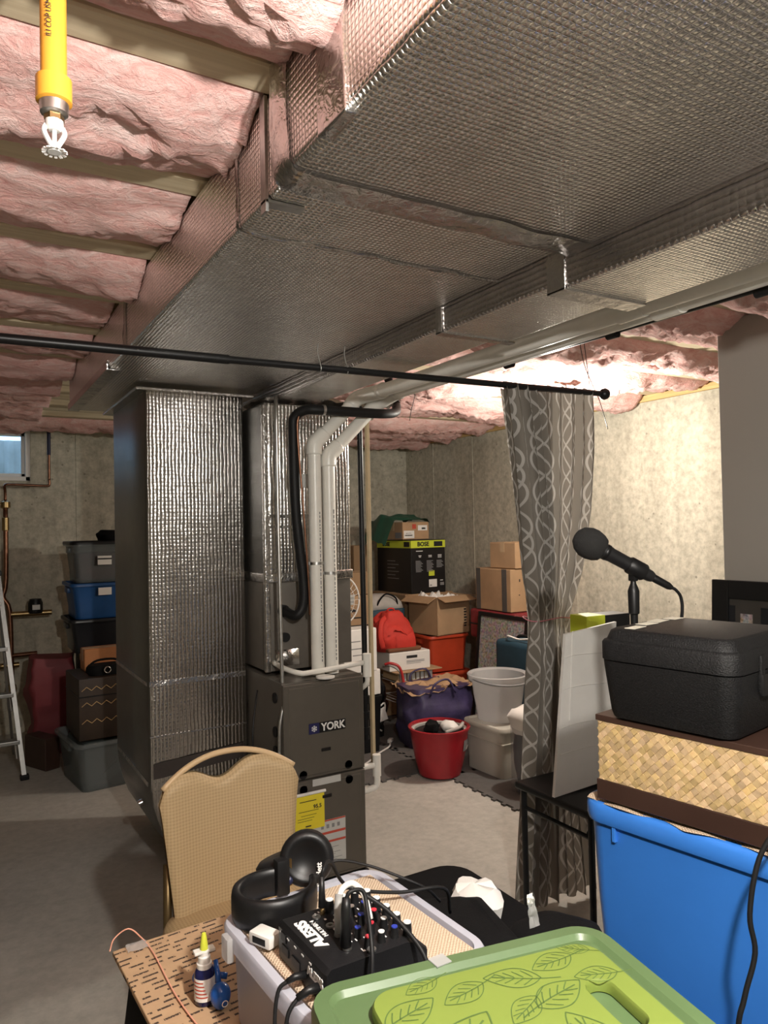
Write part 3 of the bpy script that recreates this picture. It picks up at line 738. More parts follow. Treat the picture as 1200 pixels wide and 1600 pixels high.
cu = thing('window_curtain', 'taupe curtain with pale trellis pattern gathered at the end of the rod', 'curtain', (2.06, 2.195, 0))
def cprof(z):  # left and right edge (relative x) at height z
    K = [(0.02, -.215, .185), (.43, -.165, .13), (.8, -.136, .088), (1.13, -.112, .090), (1.3, -.143, .158), (1.55, -.171, .211), (1.8, -.195, .235), (2.055, -.223, .241)]
    for (a, l0, r0), (c, l1, r1) in zip(K, K[1:]):
        if z <= c:
            t = max(0, (z - a) / (c - a)); return l0 + (l1 - l0) * t, r0 + (r1 - r0) * t
    return K[-1][1], K[-1][2]
NU, NV, CW = 190, 96, 1.75
def curt(y_off, folds, amp, ph, u0=0.0, u1=1.0, zb=.03, flare=0.0, zt=2.05):
    b = B(); bm = b.bm; uvs = []
    def fn(u, v):
        z = zb + (zt - zb) * v
        l, r_ = cprof(z)
        uu = u0 + (u1 - u0) * u
        pinch = 1 - .55 * math.exp(-((z - 1.13) / .10) ** 2)
        a = folds * 2 * PI * (uu + .018 * math.sin(9 * uu + 2.1 * z)) + ph
        x = l + (r_ - l) * (uu + .010 * math.sin(a * 2))
        dep = amp * pinch * (.75 + .35 * math.sin(4.7 * uu + 1.3)) * (1 if z < 1.9 else 1 - (z - 1.9) * 1.2)
        y = y_off + dep * (math.sin(a) + .25 * math.sin(2.3 * a + z * 2)) + .012 * math.sin(3 * z + 5 * uu)
        zz = z + (.010 * math.sin(a) if v > .97 else 0) + (.012 * math.sin(a * .7) if v < .02 else 0)
        if v < .3: x += flare * (1 - v / .3)
        return Vector((x, y, zz))
    b.grid(NU, NV, fn)
    bmesh.ops.recalc_face_normals(bm, faces=bm.faces)
    me = bpy.data.meshes.new('curtain_panel'); bm.to_mesh(me); bm.free()
    uvl = me.uv_layers.new(name='UVMap'); n = NV + 1
    for lp in me.loops:
        i, j = divmod(lp.vertex_index, n); uvl.data[lp.index].uv = ((u0 + (u1 - u0) * i / NU) * CW, zb + (zt - zb) * j / NV)
    return me
mobj('front_panel', curt(-.01, 8.0, .030, .4), CURTAIN, cu, True)
mobj('back_panel', curt(.045, 6.0, .018, 1.7, .05, .66, .06, 0.0, 2.035), CURTAIN, cu, True)
lp = []
for i in range(33):
    a = 2 * PI * i / 32; lp.append((-.01 + .108 * math.cos(a), .02 + .075 * math.sin(a), 1.128 + .006 * math.sin(3 * a)))
B().tube(lp, .0022, 6).obj('tie_cord', M('pink_thread', (.55, .18, .22), .7), cu, True)
for (pts, nm) in (([(2.37, 2.32, 2.33), (2.39, 2.31, 2.20), (2.42, 2.29, 2.10), (2.44, 2.28, 2.05), (2.47, 2.28, 1.98), (2.505, 2.29, 1.915)], 'thin black wire hanging from the ceiling past the ball finial'),
                  ([(2.41, 2.33, 2.33), (2.418, 2.32, 2.2), (2.42, 2.31, 2.10), (2.40, 2.3, 2.06)], 'short thin black wire hanging just behind the ball finial'),
                  ([(2.06, 3.2, 2.30), (2.075, 3.18, 2.2), (2.06, 3.2, 2.1), (2.05, 3.2, 2.05)], 'thin dark wire dangling from pink insulation left of the curtain')):
    tag(B().tube(pts, .0018, 6, smooth=4).obj('hanging_wire', BLACKP, None, True), nm, 'wire')

# ================================================================ CEILING LAMPS
for (x, y, z, watts, c, l) in LAMPS:
    lt = thing('ceiling_bulb', l, 'lamp', (x, y, z))
    if z < 2.2: B().cyl((0, 0, .11), (0, 0, 2.57 - z), .004, 8).obj('pendant_cord', WHITEP, lt, 40)
    B().lathe([(.055, .112), (.06, .10), (.045, .075), (.028, .06), (.026, .05)], 24).obj('lampholder', WHITEP, lt, 40)
    B().lathe([(.013, .05), (.015, .035), (.026, .015), (.030, 0), (.027, -.015), (.015, -.028), (.002, -.031)], 20).obj('bulb', m_emit('bulb_glow', c, 14.0), lt, True)
    L = bpy.data.lights.new('bulb_light', 'POINT'); L.energy = watts; L.color = c; L.shadow_soft_size = .035
    lo_ = bpy.data.objects.new('bulb_light', L); COL.objects.link(lo_); lo_.parent = lt; lo_.location = (0, 0, -.07)

# ================================================================ GENERIC STORAGE BUILDERS
def carton(label, cx, cy, z0, w_, d_, h, mat=CARD, rz=0.0, name='cardboard_box', tape=True, open_=False, prints=None, tapemat=None, group=None, rot=None, cat='box'):
    t = thing(name, label, cat, (cx, cy, z0), rz, group, rot)
    if open_:
        b = B(); th = .006
        b.bb(-w_ / 2, w_ / 2, -d_ / 2, d_ / 2, 0, th)
        b.bb(-w_ / 2, w_ / 2, -d_ / 2, -d_ / 2 + th, 0, h).bb(-w_ / 2, w_ / 2, d_ / 2 - th, d_ / 2, 0, h)
        b.bb(-w_ / 2, -w_ / 2 + th, -d_ / 2, d_ / 2, 0, h).bb(w_ / 2 - th, w_ / 2, -d_ / 2, d_ / 2, 0, h)
        b.obj('body', mat, t)
        fl = min(w_, d_) * .30
        for (sx, sy, an) in ((0, -1, 1.9), (0, 1, 2.2), (-1, 0, 2.0), (1, 0, 1.7)):
            if sy: B().box((0, sy * (d_ / 2 - .002 + math.sin(an) * fl / 2 * .98), h - math.cos(an) * -fl / 2 * .9), (w_ * .97, fl, .005), (-sy * (an - PI / 2) * -1 * -1, 0, 0)).obj('flap', mat, t)
            else: B().box((sx * (w_ / 2 - .002 + math.sin(an) * fl / 2 * .98), 0, h - math.cos(an) * -fl / 2 * .9), (fl, d_ * .97, .005), (0, sx * (an - PI / 2), 0)).obj('flap', mat, t)
    else:
        B().bb(-w_ / 2, w_ / 2, -d_ / 2, d_ / 2, 0, h, bev=.004, seg=1).obj('body', mat, t)
        B().bb(-w_ / 2 + .004, w_ / 2 - .004, -d_ / 2 + .004, -.002, h - .001, h + .0025).obj('flap', mat, t)
        B().bb(-w_ / 2 + .004, w_ / 2 - .004, .002, d_ / 2 - .004, h - .001, h + .0025).obj('flap', mat, t)
        if tape:
            tm = tapemat or PTAPE
            B().bb(-w_ / 2 - .001, w_ / 2 + .001, -.024, .024, h + .002, h + .004).bb(-w_ / 2 - .0015, -w_ / 2, -.024, .024, h - .07, h + .004).bb(w_ / 2, w_ / 2 + .0015, -.024, .024, h - .07, h + .004).obj('tape', tm, t)
    return t
def fprint(t, rects, mat, side, w_, d_, name='print'):
    # flat print rectangles (u0,u1,z0,z1) on the -Y ('F') or -X ('L') face
    b = B()
    for (u0, u1, z0, z1) in rects:
        if side == 'F': b.bb(u0, u1, -d_ / 2 - .0012, -d_ / 2 + .001, z0, z1)
        else: b.bb(-w_ / 2 - .0012, -w_ / 2 + .001, u0, u1, z0, z1)
    o = b.obj(name, mat, t)
    if len(rects) > 1: o['kind'] = 'stuff'
    return o
def tote(label, cx, cy, z0, w_, d_, h, mat, rz=0.0, lid=None, name='storage_tote', taper=.88, rim=.014, group=None, handles=True, r_=.04, th=.004, rot=None):
    t = thing(name, label, 'storage bin', (cx, cy, z0), rz, group, rot)
    def ring(k, z, e=0.0): return rr(w_ * k + e, d_ * k + e, r_ + e / 2, z, 6)
    hr = h - .02
    rings = [ring(taper, 0), ring(taper + .005, .004)]
    rings += [ring(1 - (1 - taper) * (1 - hr * q / h) - .02, hr * q) for q in (.3, .6, .9)]
    rings += [ring(.985, hr), ring(.985, hr, rim * 2), ring(.985, h - .004, rim * 2), ring(.985, h, rim * 2 - .006), ring(.985, h, -th * 2), ring(taper, .008, -th * 2)]
    B().loft(rings).obj('body', mat, t, 50)
    if handles:
        for s in (-1, 1):
            B().bb(s * (w_ * .49) - .012, s * (w_ * .49) + .012, -d_ * .16, d_ * .16, hr - .05, hr - .01, bev=.006).obj('handle', mat, t, 40)
    if lid is not None:
        B().loft([ring(.985, h - .012, rim * 2 + .008), ring(.985, h + .006, rim * 2 + .008), ring(.985, h + .012, rim * 2 - .002), ring(.93, h + .012), ring(.915, h + .004)]).obj('lid', lid, t, 50)
    return t
def bag(name, label, cat, cx, cy, z0, w_, d_, h, mat, seed, rz=0.0, lump=.03, top=.7, r_=.5):
    t = thing(name, label, cat, (cx, cy, z0), rz)
    rings = []
    nz = 16
    for i in range(nz + 1):
        v = i / nz
        k = (1 - .16 * (1 - math.sin(PI * min(1, v * 1.6) / 2))) if v < .55 else 1 - (1 - top) * ((v - .55) / .45) ** 1.6
        ring = []
        base = rr(w_ * k, d_ * k, min(w_, d_) * r_ * k * .99, h * v, 8)
        for p in base:
            q = Vector(p); n = noise.fractal(Vector((q.x * 7 + seed, q.y * 7, q.z * 6)), 1.0, 2.0, 3) * lump
            dv = Vector((q.x, q.y, 0)).normalized()
            ring.append(q + dv * n + Vector((0, 0, (n * .8 if 0 < i else 0))))
        rings.append(ring)
    o = B().loft(rings).obj('sack_body' if 'sack' in name or 'bag' in name else 'body', mat, t, 60)
    return t

# ================================================================ FOAM FLOOR MATS
def mat_tile(cx, cy, s, label):
    n = 15; pts = []
    tooth = s / n
    def edge(a, b, nrm):
        for i in range(n):
            for (f_, o_) in ((0, 0), (.22, 0), (.15, 1), (.85, 1), (.78, 0)):
                tt = (i + f_) / n; up_ = o_ * tooth * .45 if i % 2 == 0 else 0
                pts.append((a[0] + (b[0] - a[0]) * tt + nrm[0] * up_, a[1] + (b[1] - a[1]) * tt + nrm[1] * up_))
    h = s / 2
    edge((-h, -h), (h, -h), (0, -1)); edge((h, -h), (h, h), (1, 0)); edge((h, h), (-h, h), (0, 1)); edge((-h, h), (-h, -h), (-1, 0))
    o = B().prism(pts, 'Z', 0.0005, .011).obj('floor_mat', MAT); o.location = (cx, cy, 0)
    return tag(o, label, 'floor mat', 'grey interlocking foam floor mats')
S_ = .635
mnames = {(0, 0): 'grey foam mat tile with jagged edge below the red bucket and light bin', (1, 0): 'grey foam mat tile behind the curtain foot', (0, 1): 'grey foam mat tile under the purple bag',
          (1, 1): 'grey foam mat tile under the dark suitcase', (0, 2): 'grey foam mat tile under the wire rack', (1, 2): 'grey foam mat tile in the far corner under the red bins', (-1, 1): 'grey foam mat tile with a white cord lying on it', (-1, 2): 'grey foam mat tile under the pedestal fan', (-1, 3): 'grey foam mat tile at the back wall behind the fan', (0, 3): 'grey foam mat tile at the back wall under brown boxes', (1, 3): 'grey foam mat tile in the back corner of the room'}
for (i, j), l in mnames.items():
    mat_tile(2.55 + S_ / 2 + i * (S_ + .001), 3.005 + S_ / 2 + j * (S_ + .001) + (.15 if i < 0 else 0), S_, l) if not (j == 3) else mat_tile(2.55 + S_ / 2 + i * (S_ + .001), 3.005 + S_ / 2 + j * (S_ + .001) + (.15 if i < 0 else 0), S_, l)
FM = .0115

# ================================================================ STORAGE PILE BEHIND THE FURNACE
# black box with the neon band
t = carton('large black box with neon yellow band and BOSE lettering, on top of brown boxes', 3.485, 5.47, .936, .36, .52, .45, M('black_box_print', (.014, .013, .013), .35), name='product_box', tape=False)
t.rotation_euler = (0, 0, R(3))
w_, d_ = .36, .52
nb = B().bb(-.1815, .1815, -.2615, .2615, .385, .447).obj('neon_band', NEON, t)
text('BOSE', .05, INK, t, face_mx((-.055, -.263, .415), (1, 0, 0), (0, 0, 1)), sx=1.05, bold=.002)
B().bb(.06, .15, -.2635, -.2612, .395, .437).obj('label_patch', INK, t)
text('BOSE', .045, INK, t, face_mx((-.183, .11, .415), (0, -1, 0), (0, 0, 1)), sx=1.05, bold=.002)
B().bb(-.1835, -.1812, -.24, -.16, .395, .437).obj('label_patch', INK, t)
rows_ = []
for ci, u in enumerate((-.135, -.02, .085)):
    for r0 in range(9 if ci < 2 else 6): rows_.append((u, u + .05 + .03 * ((r0 * 7 + ci * 3) % 5) / 5, .27 - r0 * .011, .276 - r0 * .011))
fprint(t, rows_, GINK, 'F', w_, d_)
fprint(t, [(-.105, -.075, .315, .321), (-.1, -.08, .305, .310), (.0, .035, .315, .321), (.0, .035, .304, .309), (.1, .14, .318, .323), (.1, .14, .307, .312), (.1, .14, .297, .301), (-.13, -.06, .355, .361), (.12, .15, .1, .106)], WINK, 'F', w_, d_)
fprint(t, [(.0, .06, .145, .19)], NEON, 'F', w_, d_, 'neon_patch'); fprint(t, [(.0, .085, .05, .115)], PAPER, 'F', w_, d_, 'shipping_label')
fprint(t, [(.12, .16, .06, .085), (.01, .03, .06, .07)], GINK, 'F', w_, d_)
fprint(t, [(-.02 - .05 * (q % 2), .1, .27 - q * .03, .275 - q * .03) for q in range(6)], GINK, 'L', w_, d_)
# supports under it
carton('brown cardboard box under the black neon-banded box', 3.50, 5.48, .47 + FM, .50, .52, .452, CARDD, R(2))
carton('lower brown cardboard box on the floor in the back corner', 3.50, 5.48, FM, .52, .54, .465, CARD, R(-1))
carton('dark brown upright box behind the black neon-banded box', 3.12, 5.86, FM, .16, .30, 1.33, CARDD, R(2))
# box and green bag on top
t = carton('small brown carton with white and red labels on the black box', 3.42, 5.44, 1.393, .28, .30, .145, CARD, R(4))
fprint(t, [(-.04, .0, .09, .13)], REDINK, 'F', .28, .30, 'red_label'); fprint(t, [(-.13, -.02, .01, .075), (.02, .12, .075, .12)], PAPER, 'F', .28, .30, 'shipping_label')
fprint(t, [(-.12, -.04, .03, .04), (-.11, -.05, .05, .056), (.06, .1, .085, .1)], INK, 'F', .28, .30)
fprint(t, [(-.13, -.04, .01, .06)], GINK, 'L', .28, .30, 'side_label')
gb = thing('green_bag', 'dark green bag draped over the small carton on the black box', 'bag', (3.36, 5.50, 1.393))
B().grid(34, 24, lambda u, v: ((u - .5) * .46, (v - .5) * .42 + .02, .167 + .03 * noise.noise((u * 4, v * 4, 3)) + .05 * (1 - abs(2 * v - 1)) - (max(0, .22 - u) * 1.0 + max(0, u - .94) * .5))).obj('draped_sheet', GREENB, gb, True)

# duffel on a carton
carton('brown cardboard box under the grey and navy duffel', 2.98, 5.20, FM, .34, .34, .73, CARDD)
t = thing('duffel_bag', 'small grey and navy duffel bag on a brown box', 'bag', (2.99, 5.16, .745))
def lump_ring(w_, d_, z, seed): return [Vector(p) + Vector((noise.noise((p[0] * 9, p[1] * 9, z * 9 + seed)) * .012, 0, noise.noise((p[0] * 8 + seed, p[1] * 8, z)) * .01)) for p in rr(w_, d_, .07, z, 6)]
B().loft([lump_ring(.33, .22, 0.0, 1), lump_ring(.36, .25, .03, 2), lump_ring(.36, .25, .10, 3), lump_ring(.345, .24, .105, 3)]).obj('navy_base', TEAL, t, True)
B().loft([lump_ring(.345, .235, .10, 3), lump_ring(.33, .22, .15, 4), lump_ring(.26, .16, .20, 5), lump_ring(.12, .06, .22, 6)]).obj('grey_top', GREYF, t, True)
B().tube([(-.1, -.10, .12), (-.07, -.12, .19), (.0, -.1, .225), (.07, -.12, .19), (.1, -.10, .12)], .007, 8, smooth=4).obj('strap', BLACKF, t, True)

# open box on red totes
tote('orange-red plastic tote at the bottom of the red stack', 3.42, 4.99, FM, .37, .38, .32, REDO, R(2), lid=REDO, group='stacked orange-red totes')
tote('upper orange-red plastic tote below the open cardboard box', 3.42, 4.99, .350, .37, .38, .285, REDO, R(-2), group='stacked orange-red totes')
t = carton('open brown cardboard box stuffed with white paper, on the orange-red totes', 3.43, 4.97, .640, .36, .34, .30, CARD, R(8), open_=True)
b = B()
for q in range(7): b.bb(.115, .115 + (.03 if q % 2 else .024), -.1715, -.169, .05 + q * .022, .062 + q * .022)
b.obj('print', INK, t)['kind'] = 'stuff'
B().grid(22, 20, lambda u, v: ((u - .5) * .34, (v - .5) * .32, .27 + .07 * noise.noise((u * 5, v * 5, 1)) + .04 * noise.noise((u * 13, v * 12, 4)))).obj('crumpled_paper', PAPER, t, 25)

# wire rack, board, white box, backpack
t = thing('wire_rack', 'low white wire rack holding books and the boxed printer', 'rack', (2.95, 4.70, FM))
for x in (-.17, .17):
    for y in (-.17, .17): B().cyl((x, y, 0), (x, y, .37), .006, 8).obj('leg', WHITEP, t, 40)
for z in (.22, .365):
    for k_ in range(9): B().cyl((-.18 + k_ * .045, -.18, z), (-.18 + k_ * .045, .18, z), .003, 6).obj('wire', WHITEP, t)
    for y in (-.18, .18): B().cyl((-.18, y, z), (.18, y, z), .005, 8).obj('rail', WHITEP, t)
for k_ in range(9): B().cyl((-.18 + k_ * .045, -.182, .31), (-.18 + k_ * .045, -.182, .365), .0025, 6).obj('wire', WHITEP, t)
for k_ in range(8):
    h_ = .058 + .012 * ((k_ * 5) % 3)
    bk = thing('paperback_book', 'tan-edged book, number %s from the left in the row on the wire rack' % ('one two three four five six seven eight'.split()[k_]), 'book', (2.80 + k_ * .038, 4.68, .3805), group='books on the wire rack')
    B().bb(-.016, .016, -.11, .11, 0, .066, bev=.001, seg=1).obj('cover', CARDD if k_ % 3 else TAN, bk); B().bb(-.013, .013, -.112, .112, .003, .064).obj('pages', PAPER, bk)
tag(B().bb(-.20, .20, -.19, .19, 0, .008, bev=.001, seg=1).obj('flat_board', CARD), 'flat brown board lying across the books on the rack', 'board').location = (2.93, 4.70, .4485)
t = carton('white product box under the red backpack', 2.89, 4.70, .458, .34, .28, .13, WHITE, R(-3), name='product_box', tape=False)
fprint(t, [(-.03, .06, .085, .105)], INK, 'F', .34, .28, 'black_logo_bar'); fprint(t, [(-.03, .12, .055, .06), (-.03, .12, .065, .069), (-.03, .09, .045, .048)], GINK, 'F', .34, .28)
bp = thing('backpack', 'red backpack slumped on the white box', 'backpack', (2.83, 4.70, .592))
rings = []
for i in range(15):
    v = i / 14; k_ = 1.0 - .10 * (1 - min(1, v * 5)) - .55 * max(0, (v - .35) / .65) ** 2.2
    ring = []
    for p in rr(.33 * k_, .22 * k_, .10 * k_, .285 * v, 9):
        q = Vector(p); n = noise.fractal(q * 9 + Vector((3, 1, 2)), 1, 2, 3) * .022 + math.sin(q.x * 55 + q.z * 20) * .004; dv = Vector((q.x, q.y, 0)).normalized(); ring.append(q + dv * n * min(1, v * 4 + .2) + Vector((-.035 * v, -.01 * v, n * (i > 0))))
    rings.append(ring)
B().loft(rings).obj('pack_body', REDF, bp, 70)
B().loft([[(Vector(p) + Vector((.04 - .1 * z, -.085 + .35 * max(0, z - .10), noise.noise((p[0] * 20, p[1] * 20, z)) * .006))) for p in rr(.19, .085 - .25 * abs(z - .08), .03, z, 6)] for z in (.03, .06, .10, .14, .165)]).obj('front_pocket', REDF, bp, 70)
B().bb(-.12, .165, -.125, .08, .0, .03, bev=.012).obj('leather_base', M('brown_suede', (.16, .06, .025), .8), bp, True)
B().tube([(-.07, -.04, .265), (-.15, -.085, .22), (-.175, -.11, .12), (-.15, -.10, .03)], .020, 8, smooth=5, flat=.35).obj('shoulder_strap', REDF, bp, True)
B().tube([(-.06, -.01, .27), (-.055, -.02, .305), (-.01, -.02, .305), (.005, -.01, .27)], .006, 8, smooth=4).obj('top_handle', REDF, bp, True)
B().grid(18, 16, lambda u, v: (-.04 + (u - .5) * .24 * (1.0 - .1 * v), .05 - .17 * v, .285 - .13 * v ** 2 - .06 * (2 * u - 1) ** 2 + .016 * noise.noise((u * 6, v * 6, 2)))).obj('top_flap', REDF, bp, True)
# red tubular cart beside the rack
t = thing('folding_cart', 'red tubular cart frame curving beside the white wire rack', 'cart', (2.70, 4.47, FM))
B().tube([(-.05, .06, .515), (-.02, .03, .525), (.03, .0, .50), (.055, -.01, .42), (.06, -.02, .30), (.06, -.02, .02)], .010, 10, smooth=5).obj('red_tube', M('red_enamel', (.45, .03, .03), .35), t, True)
B().tube([(-.05, .09, .50), (-.01, .06, .505), (.04, .02, .47), (.05, .012, .40), (.05, .012, .02)], .008, 10, smooth=5).obj('grey_tube', GALV, t, True)
# black rubbish bag with white drawstring
t = bag('rubbish_bag', 'shiny black rubbish bag with white drawstring on the floor mat', 'bag', 2.58, 4.70, FM, .28, .30, .42, M('black_polythene', (.012, .012, .013), .25, bmp=1.0, bs=28), 5, lump=.05, top=.55)
B().tube([(-.06, -.15, .28), (-.02, -.19, .22), (.05, -.19, .25), (.03, -.2, .15), (-.03, -.195, .10), (.02, -.195, .06)], .006, 8, smooth=4).obj('drawstring', WHITEP, t, True)
B().grid(8, 8, lambda u, v: (-.01 + .08 * u * (1 - .4 * v), -.203 - .004 * noise.noise((u * 4, v * 4, 0)), .12 + .09 * v + .02 * u)).obj('white_tie', PAPER, t, True)
# white flattened boxes left of it
for i, (cx, cy, z0, w_, d_, h, rz, l) in enumerate(((2.34, 4.36, .385, .26, .16, .165, 8, 'flat white carton behind the furnace corner, lower of two'), (2.30, 4.32, .555, .25, .15, .28, 2, 'white carton with printed lines stacked behind the furnace'))):
    t = carton(l, cx, cy, z0, w_, d_, h, WHITE, R(rz), name='white_carton', tape=False)
    fprint(t, [(-.08, .05, h * .55, h * .55 + .006), (-.06, .07, h * .4, h * .4 + .006), (-.08, .0, h * .72, h * .72 + .006)], GINK, 'F', w_, d_)
t = thing('plastic_crate', 'dark plastic crate under the white cartons behind the furnace', 'crate', (2.34, 4.37, FM))
B().loft([[Vector(q) for q in rr(.27 + e, .20 + e, .02, z, 4)] for z, e in ((0, -.03), (.33, -.005), (.34, .006), (.37, .006), (.37, -.012), (.02, -.04))]).obj('crate_body', BLACKP, t, 40)
for s in (-1, 1): B().bb(s * .135 - .004, s * .135 + .004, -.04, .04, .28, .31, bev=.002).obj('handle', BLACKP, t)
# pedestal fan
t = thing('pedestal_fan', 'white round pedestal fan half hidden behind the white pipes', 'fan', (2.30, 4.66, FM))
B().lathe([(.105, 0), (.11, .012), (.08, .03), (.02, .04)], 28).obj('base', WHITEP, t, 40)
B().cyl((0, 0, .03), (0, 0, .95), .012, 12).obj('pole', WHITEP, t, 40)
def ringp(r_, y, z=.985): return [(r_ * math.cos(2 * PI * k / 40), y, z + r_ * math.sin(2 * PI * k / 40)) for k in range(41)]
B().tube(ringp(.185, -.07), .006, 8).obj('cage_rim', WHITEP, t, True)
B().tube(ringp(.13, -.105), .002, 6).obj('cage_ring', WHITEP, t, True)
for k_ in range(28):
    a = 2 * PI * k_ / 28; c_, s_ = math.cos(a), math.sin(a)
    B().tube([(.185 * c_, -.07, .985 + .185 * s_), (.13 * c_, -.105, .985 + .13 * s_), (.03 * c_, -.115, .985 + .03 * s_)], .0016, 5).obj('cage_wire', WHITEP, t)
B().cyl((0, -.12, .985), (0, -.108, .985), .035, 20).obj('badge_disc', WHITEP, t, 40)
B().lathe([(.03, -.1), (.06, -.06), (.06, .02), (.03, .05)], 18, (0, 0, .985), 'Y').obj('motor', WHITEP, t, 40)
for k_ in range(3):
    B().box((0, -.08, .985), (.06, .006, .30), (0, R(k_ * 120), .3)).obj('blade', M('fan_blade', (.5, .5, .5), .3), t) if False else B().box((.075 * math.cos(R(k_ * 120)), -.08, .985 + .075 * math.sin(R(k_ * 120))), (.13, .004, .08), (.35, -R(k_ * 120), 0), bev=.0015).obj('blade', LABELG, t)
# cartons behind the fan
t = carton('tall brown carton with dark printing behind the fan', 2.66, 5.10, FM, .26, .30, .97, CARD, R(-3))
fprint(t, [(-.1, .0, .85, .87), (-.09, .05, .8, .81), (-.1, .1, .74, .75), (-.1, .02, .6, .64)], INK, 'F', .26, .30)
carton('dark brown tilted box on the tall carton behind the fan', 2.66, 5.08, .988, .22, .24, .17, CARDD, R(12))
carton('brown carton standing behind the white pipes near the back wall', 2.62, 5.50, FM, .30, .28, 1.14, CARDD, R(3))
t = carton('small white box with orange print on the carton behind the pipes', 2.66, 5.46, 1.157, .17, .16, .19, WHITE, R(5), name='product_box', tape=False)
fprint(t, [(-.08, .08, .14, .185)], REDO, 'F', .17, .16, 'orange_print'); fprint(t, [(.045, .06, .04, .12)], INK, 'F', .17, .16, 'arrow_print')
bag('orange_bag', 'crumpled orange bag on top of the small white box', 'bag', 2.66, 5.46, 1.35, .13, .12, .14, M('orange_polythene', (.5, .11, .03), .4), 9, lump=.03)

# purple bag with brown paper on top
t = bag('shopping_bag', 'big purple woven bag topped with torn brown paper', 'bag', 2.88, 4.27, FM, .50, .40, .40, PURPLE, 2, R(-12), .035, .93, .3)
B().grid(26, 18, lambda u, v: ((u - .5) * .50, (v - .5) * .40, .385 + .035 * noise.noise((u * 4, v * 4, 7)) + .03 * noise.noise((u * 9, v * 9, 1)) + (.02 if u > .5 else 0))).obj('brown_paper', CARD, t, 30)
for s in (-1, 1):
    B().tube([(-.10, s * .20, .36), (-.07, s * .215, .44), (.03, s * .20, .46), (.08, s * .21, .37)], .007, 8, smooth=4).obj('handle', PURPLE, t, True)
# red bucket
t = thing('mop_bucket', 'dark red plastic bucket holding a black mop and white cloth', 'bucket', (2.535, 3.70, FM))
B().lathe([(.115, 0), (.125, .004), (.150, .10), (.168, .20), (.176, .27), (.186, .272), (.188, .285), (.182, .288), (.170, .285), (.145, .10), (.118, .012)], 36).obj('bucket_shell', REDP, t, 40)
B().lathe([(.150, .255), (.172, .262), (.172, .272), (.150, .268), (.150, .255)], 36, cap0=False, cap1=False).obj('grey_rim', GREYF, t, 40)
B().lathe([(.002, .24), (.155, .245), (.155, .252), (.002, .262)], 24).obj('inner_tray', BLACKP, t, 40)
for k_, (x, y, r_) in enumerate(((-.07, -.02, .05), (-.03, .03, .045))):
    B().lathe([(.002, -r_ * .7), (r_ * .8, -r_ * .4), (r_, 0), (r_ * .7, r_ * .5), (.002, r_ * .7)], 14, (x, y, .285)).noise(.018, 30, k_).obj('mop_head', BLACKF, t, 30)
B().lathe([(.002, -.03), (.045, -.02), (.055, 0), (.035, .025), (.002, .032)], 14, (.05, -.03, .285)).noise(.012, 25).obj('cloth', PAPER, t, 60)
B().tube([(-.05, -.14, .285), (.05, -.135, .295), (.12, -.08, .30)], .010, 8, smooth=4).obj('grey_handle', GREYF, t, True)
lb = B().grid(6, 4, lambda u, v: (.158 * math.cos(R(-68 + 22 * u)) * (1 + .05 * v) + .006, .158 * math.sin(R(-68 + 22 * u)) * (1 + .05 * v) - .006, .155 + .065 * v)).obj('label', GINK, t, True)
B().grid(4, 4, lambda u, v: (.160 * math.cos(R(-60 + 12 * u)) * (1 + .05 * v) + .006, .160 * math.sin(R(-60 + 12 * u)) * (1 + .05 * v) - .007, .16 + .025 * v)).obj('label_print', PAPER, t, True)
# light grey lidded bin with the clear bucket
t = tote('light grey lidded bin below the clear bucket', 2.905, 3.56, FM, .31, .36, .285, GREYBIN, R(2), lid=GREYBIN, taper=.92, rim=.008, handles=False, r_=.03)
B().bb(-.156, .156, -.181, .181, .20, .207, bev=.002, seg=1).obj('body_rib', GREYBIN, t)
t = thing('clear_bucket', 'clear frosted bucket standing on the light grey bin', 'bucket', (2.90, 3.58, .312))
B().lathe([(.120, 0), (.128, .004), (.150, .14), (.163, .235), (.180, .24), (.184, .262), (.190, .275), (.184, .28), (.160, .27), (.146, .14), (.122, .008)], 36).obj('bucket_shell', FROST, t, 40)
B().tube([(.188 * math.cos(a), .188 * math.sin(a), .262 - .028 * abs(math.sin(a))) for a in [PI + PI * k / 24 for k in range(25)]], .007, 8).obj('grey_handle', M('grey_plastic', (.22, .22, .22), .4), t, True)
# teal suitcase
t = thing('suitcase', 'dark teal suitcase standing behind the clear bucket', 'suitcase', (3.29, 3.69, FM))
B().bb(-.15, .15, -.22, .22, .03, .73, bev=.04, seg=3).obj('shell', TEAL, t, 40)
for x in (-.1, .1):
    for y in (-.17, .17): B().cyl((x - .012, y, .018), (x + .012, y, .018), .018, 12).obj('wheel', BLACKP, t, 40)
B().tube([(-.05, -.16, .725), (-.055, -.12, .755), (-.055, .06, .755), (-.05, .1, .725)], .011, 8, smooth=4).obj('top_handle', BLACKP, t, True)
B().bb(-.155, -.145, -.16, .16, .12, .50, bev=.004).obj('front_pocket', TEAL, t, 40)
B().tube([(-.1, -.2, .74), (-.13, -.12, .76), (-.12, 0, .745), (-.14, .08, .76), (-.1, .14, .74)], .006, 8, smooth=4).obj('white_tag', PAPER, t, True)
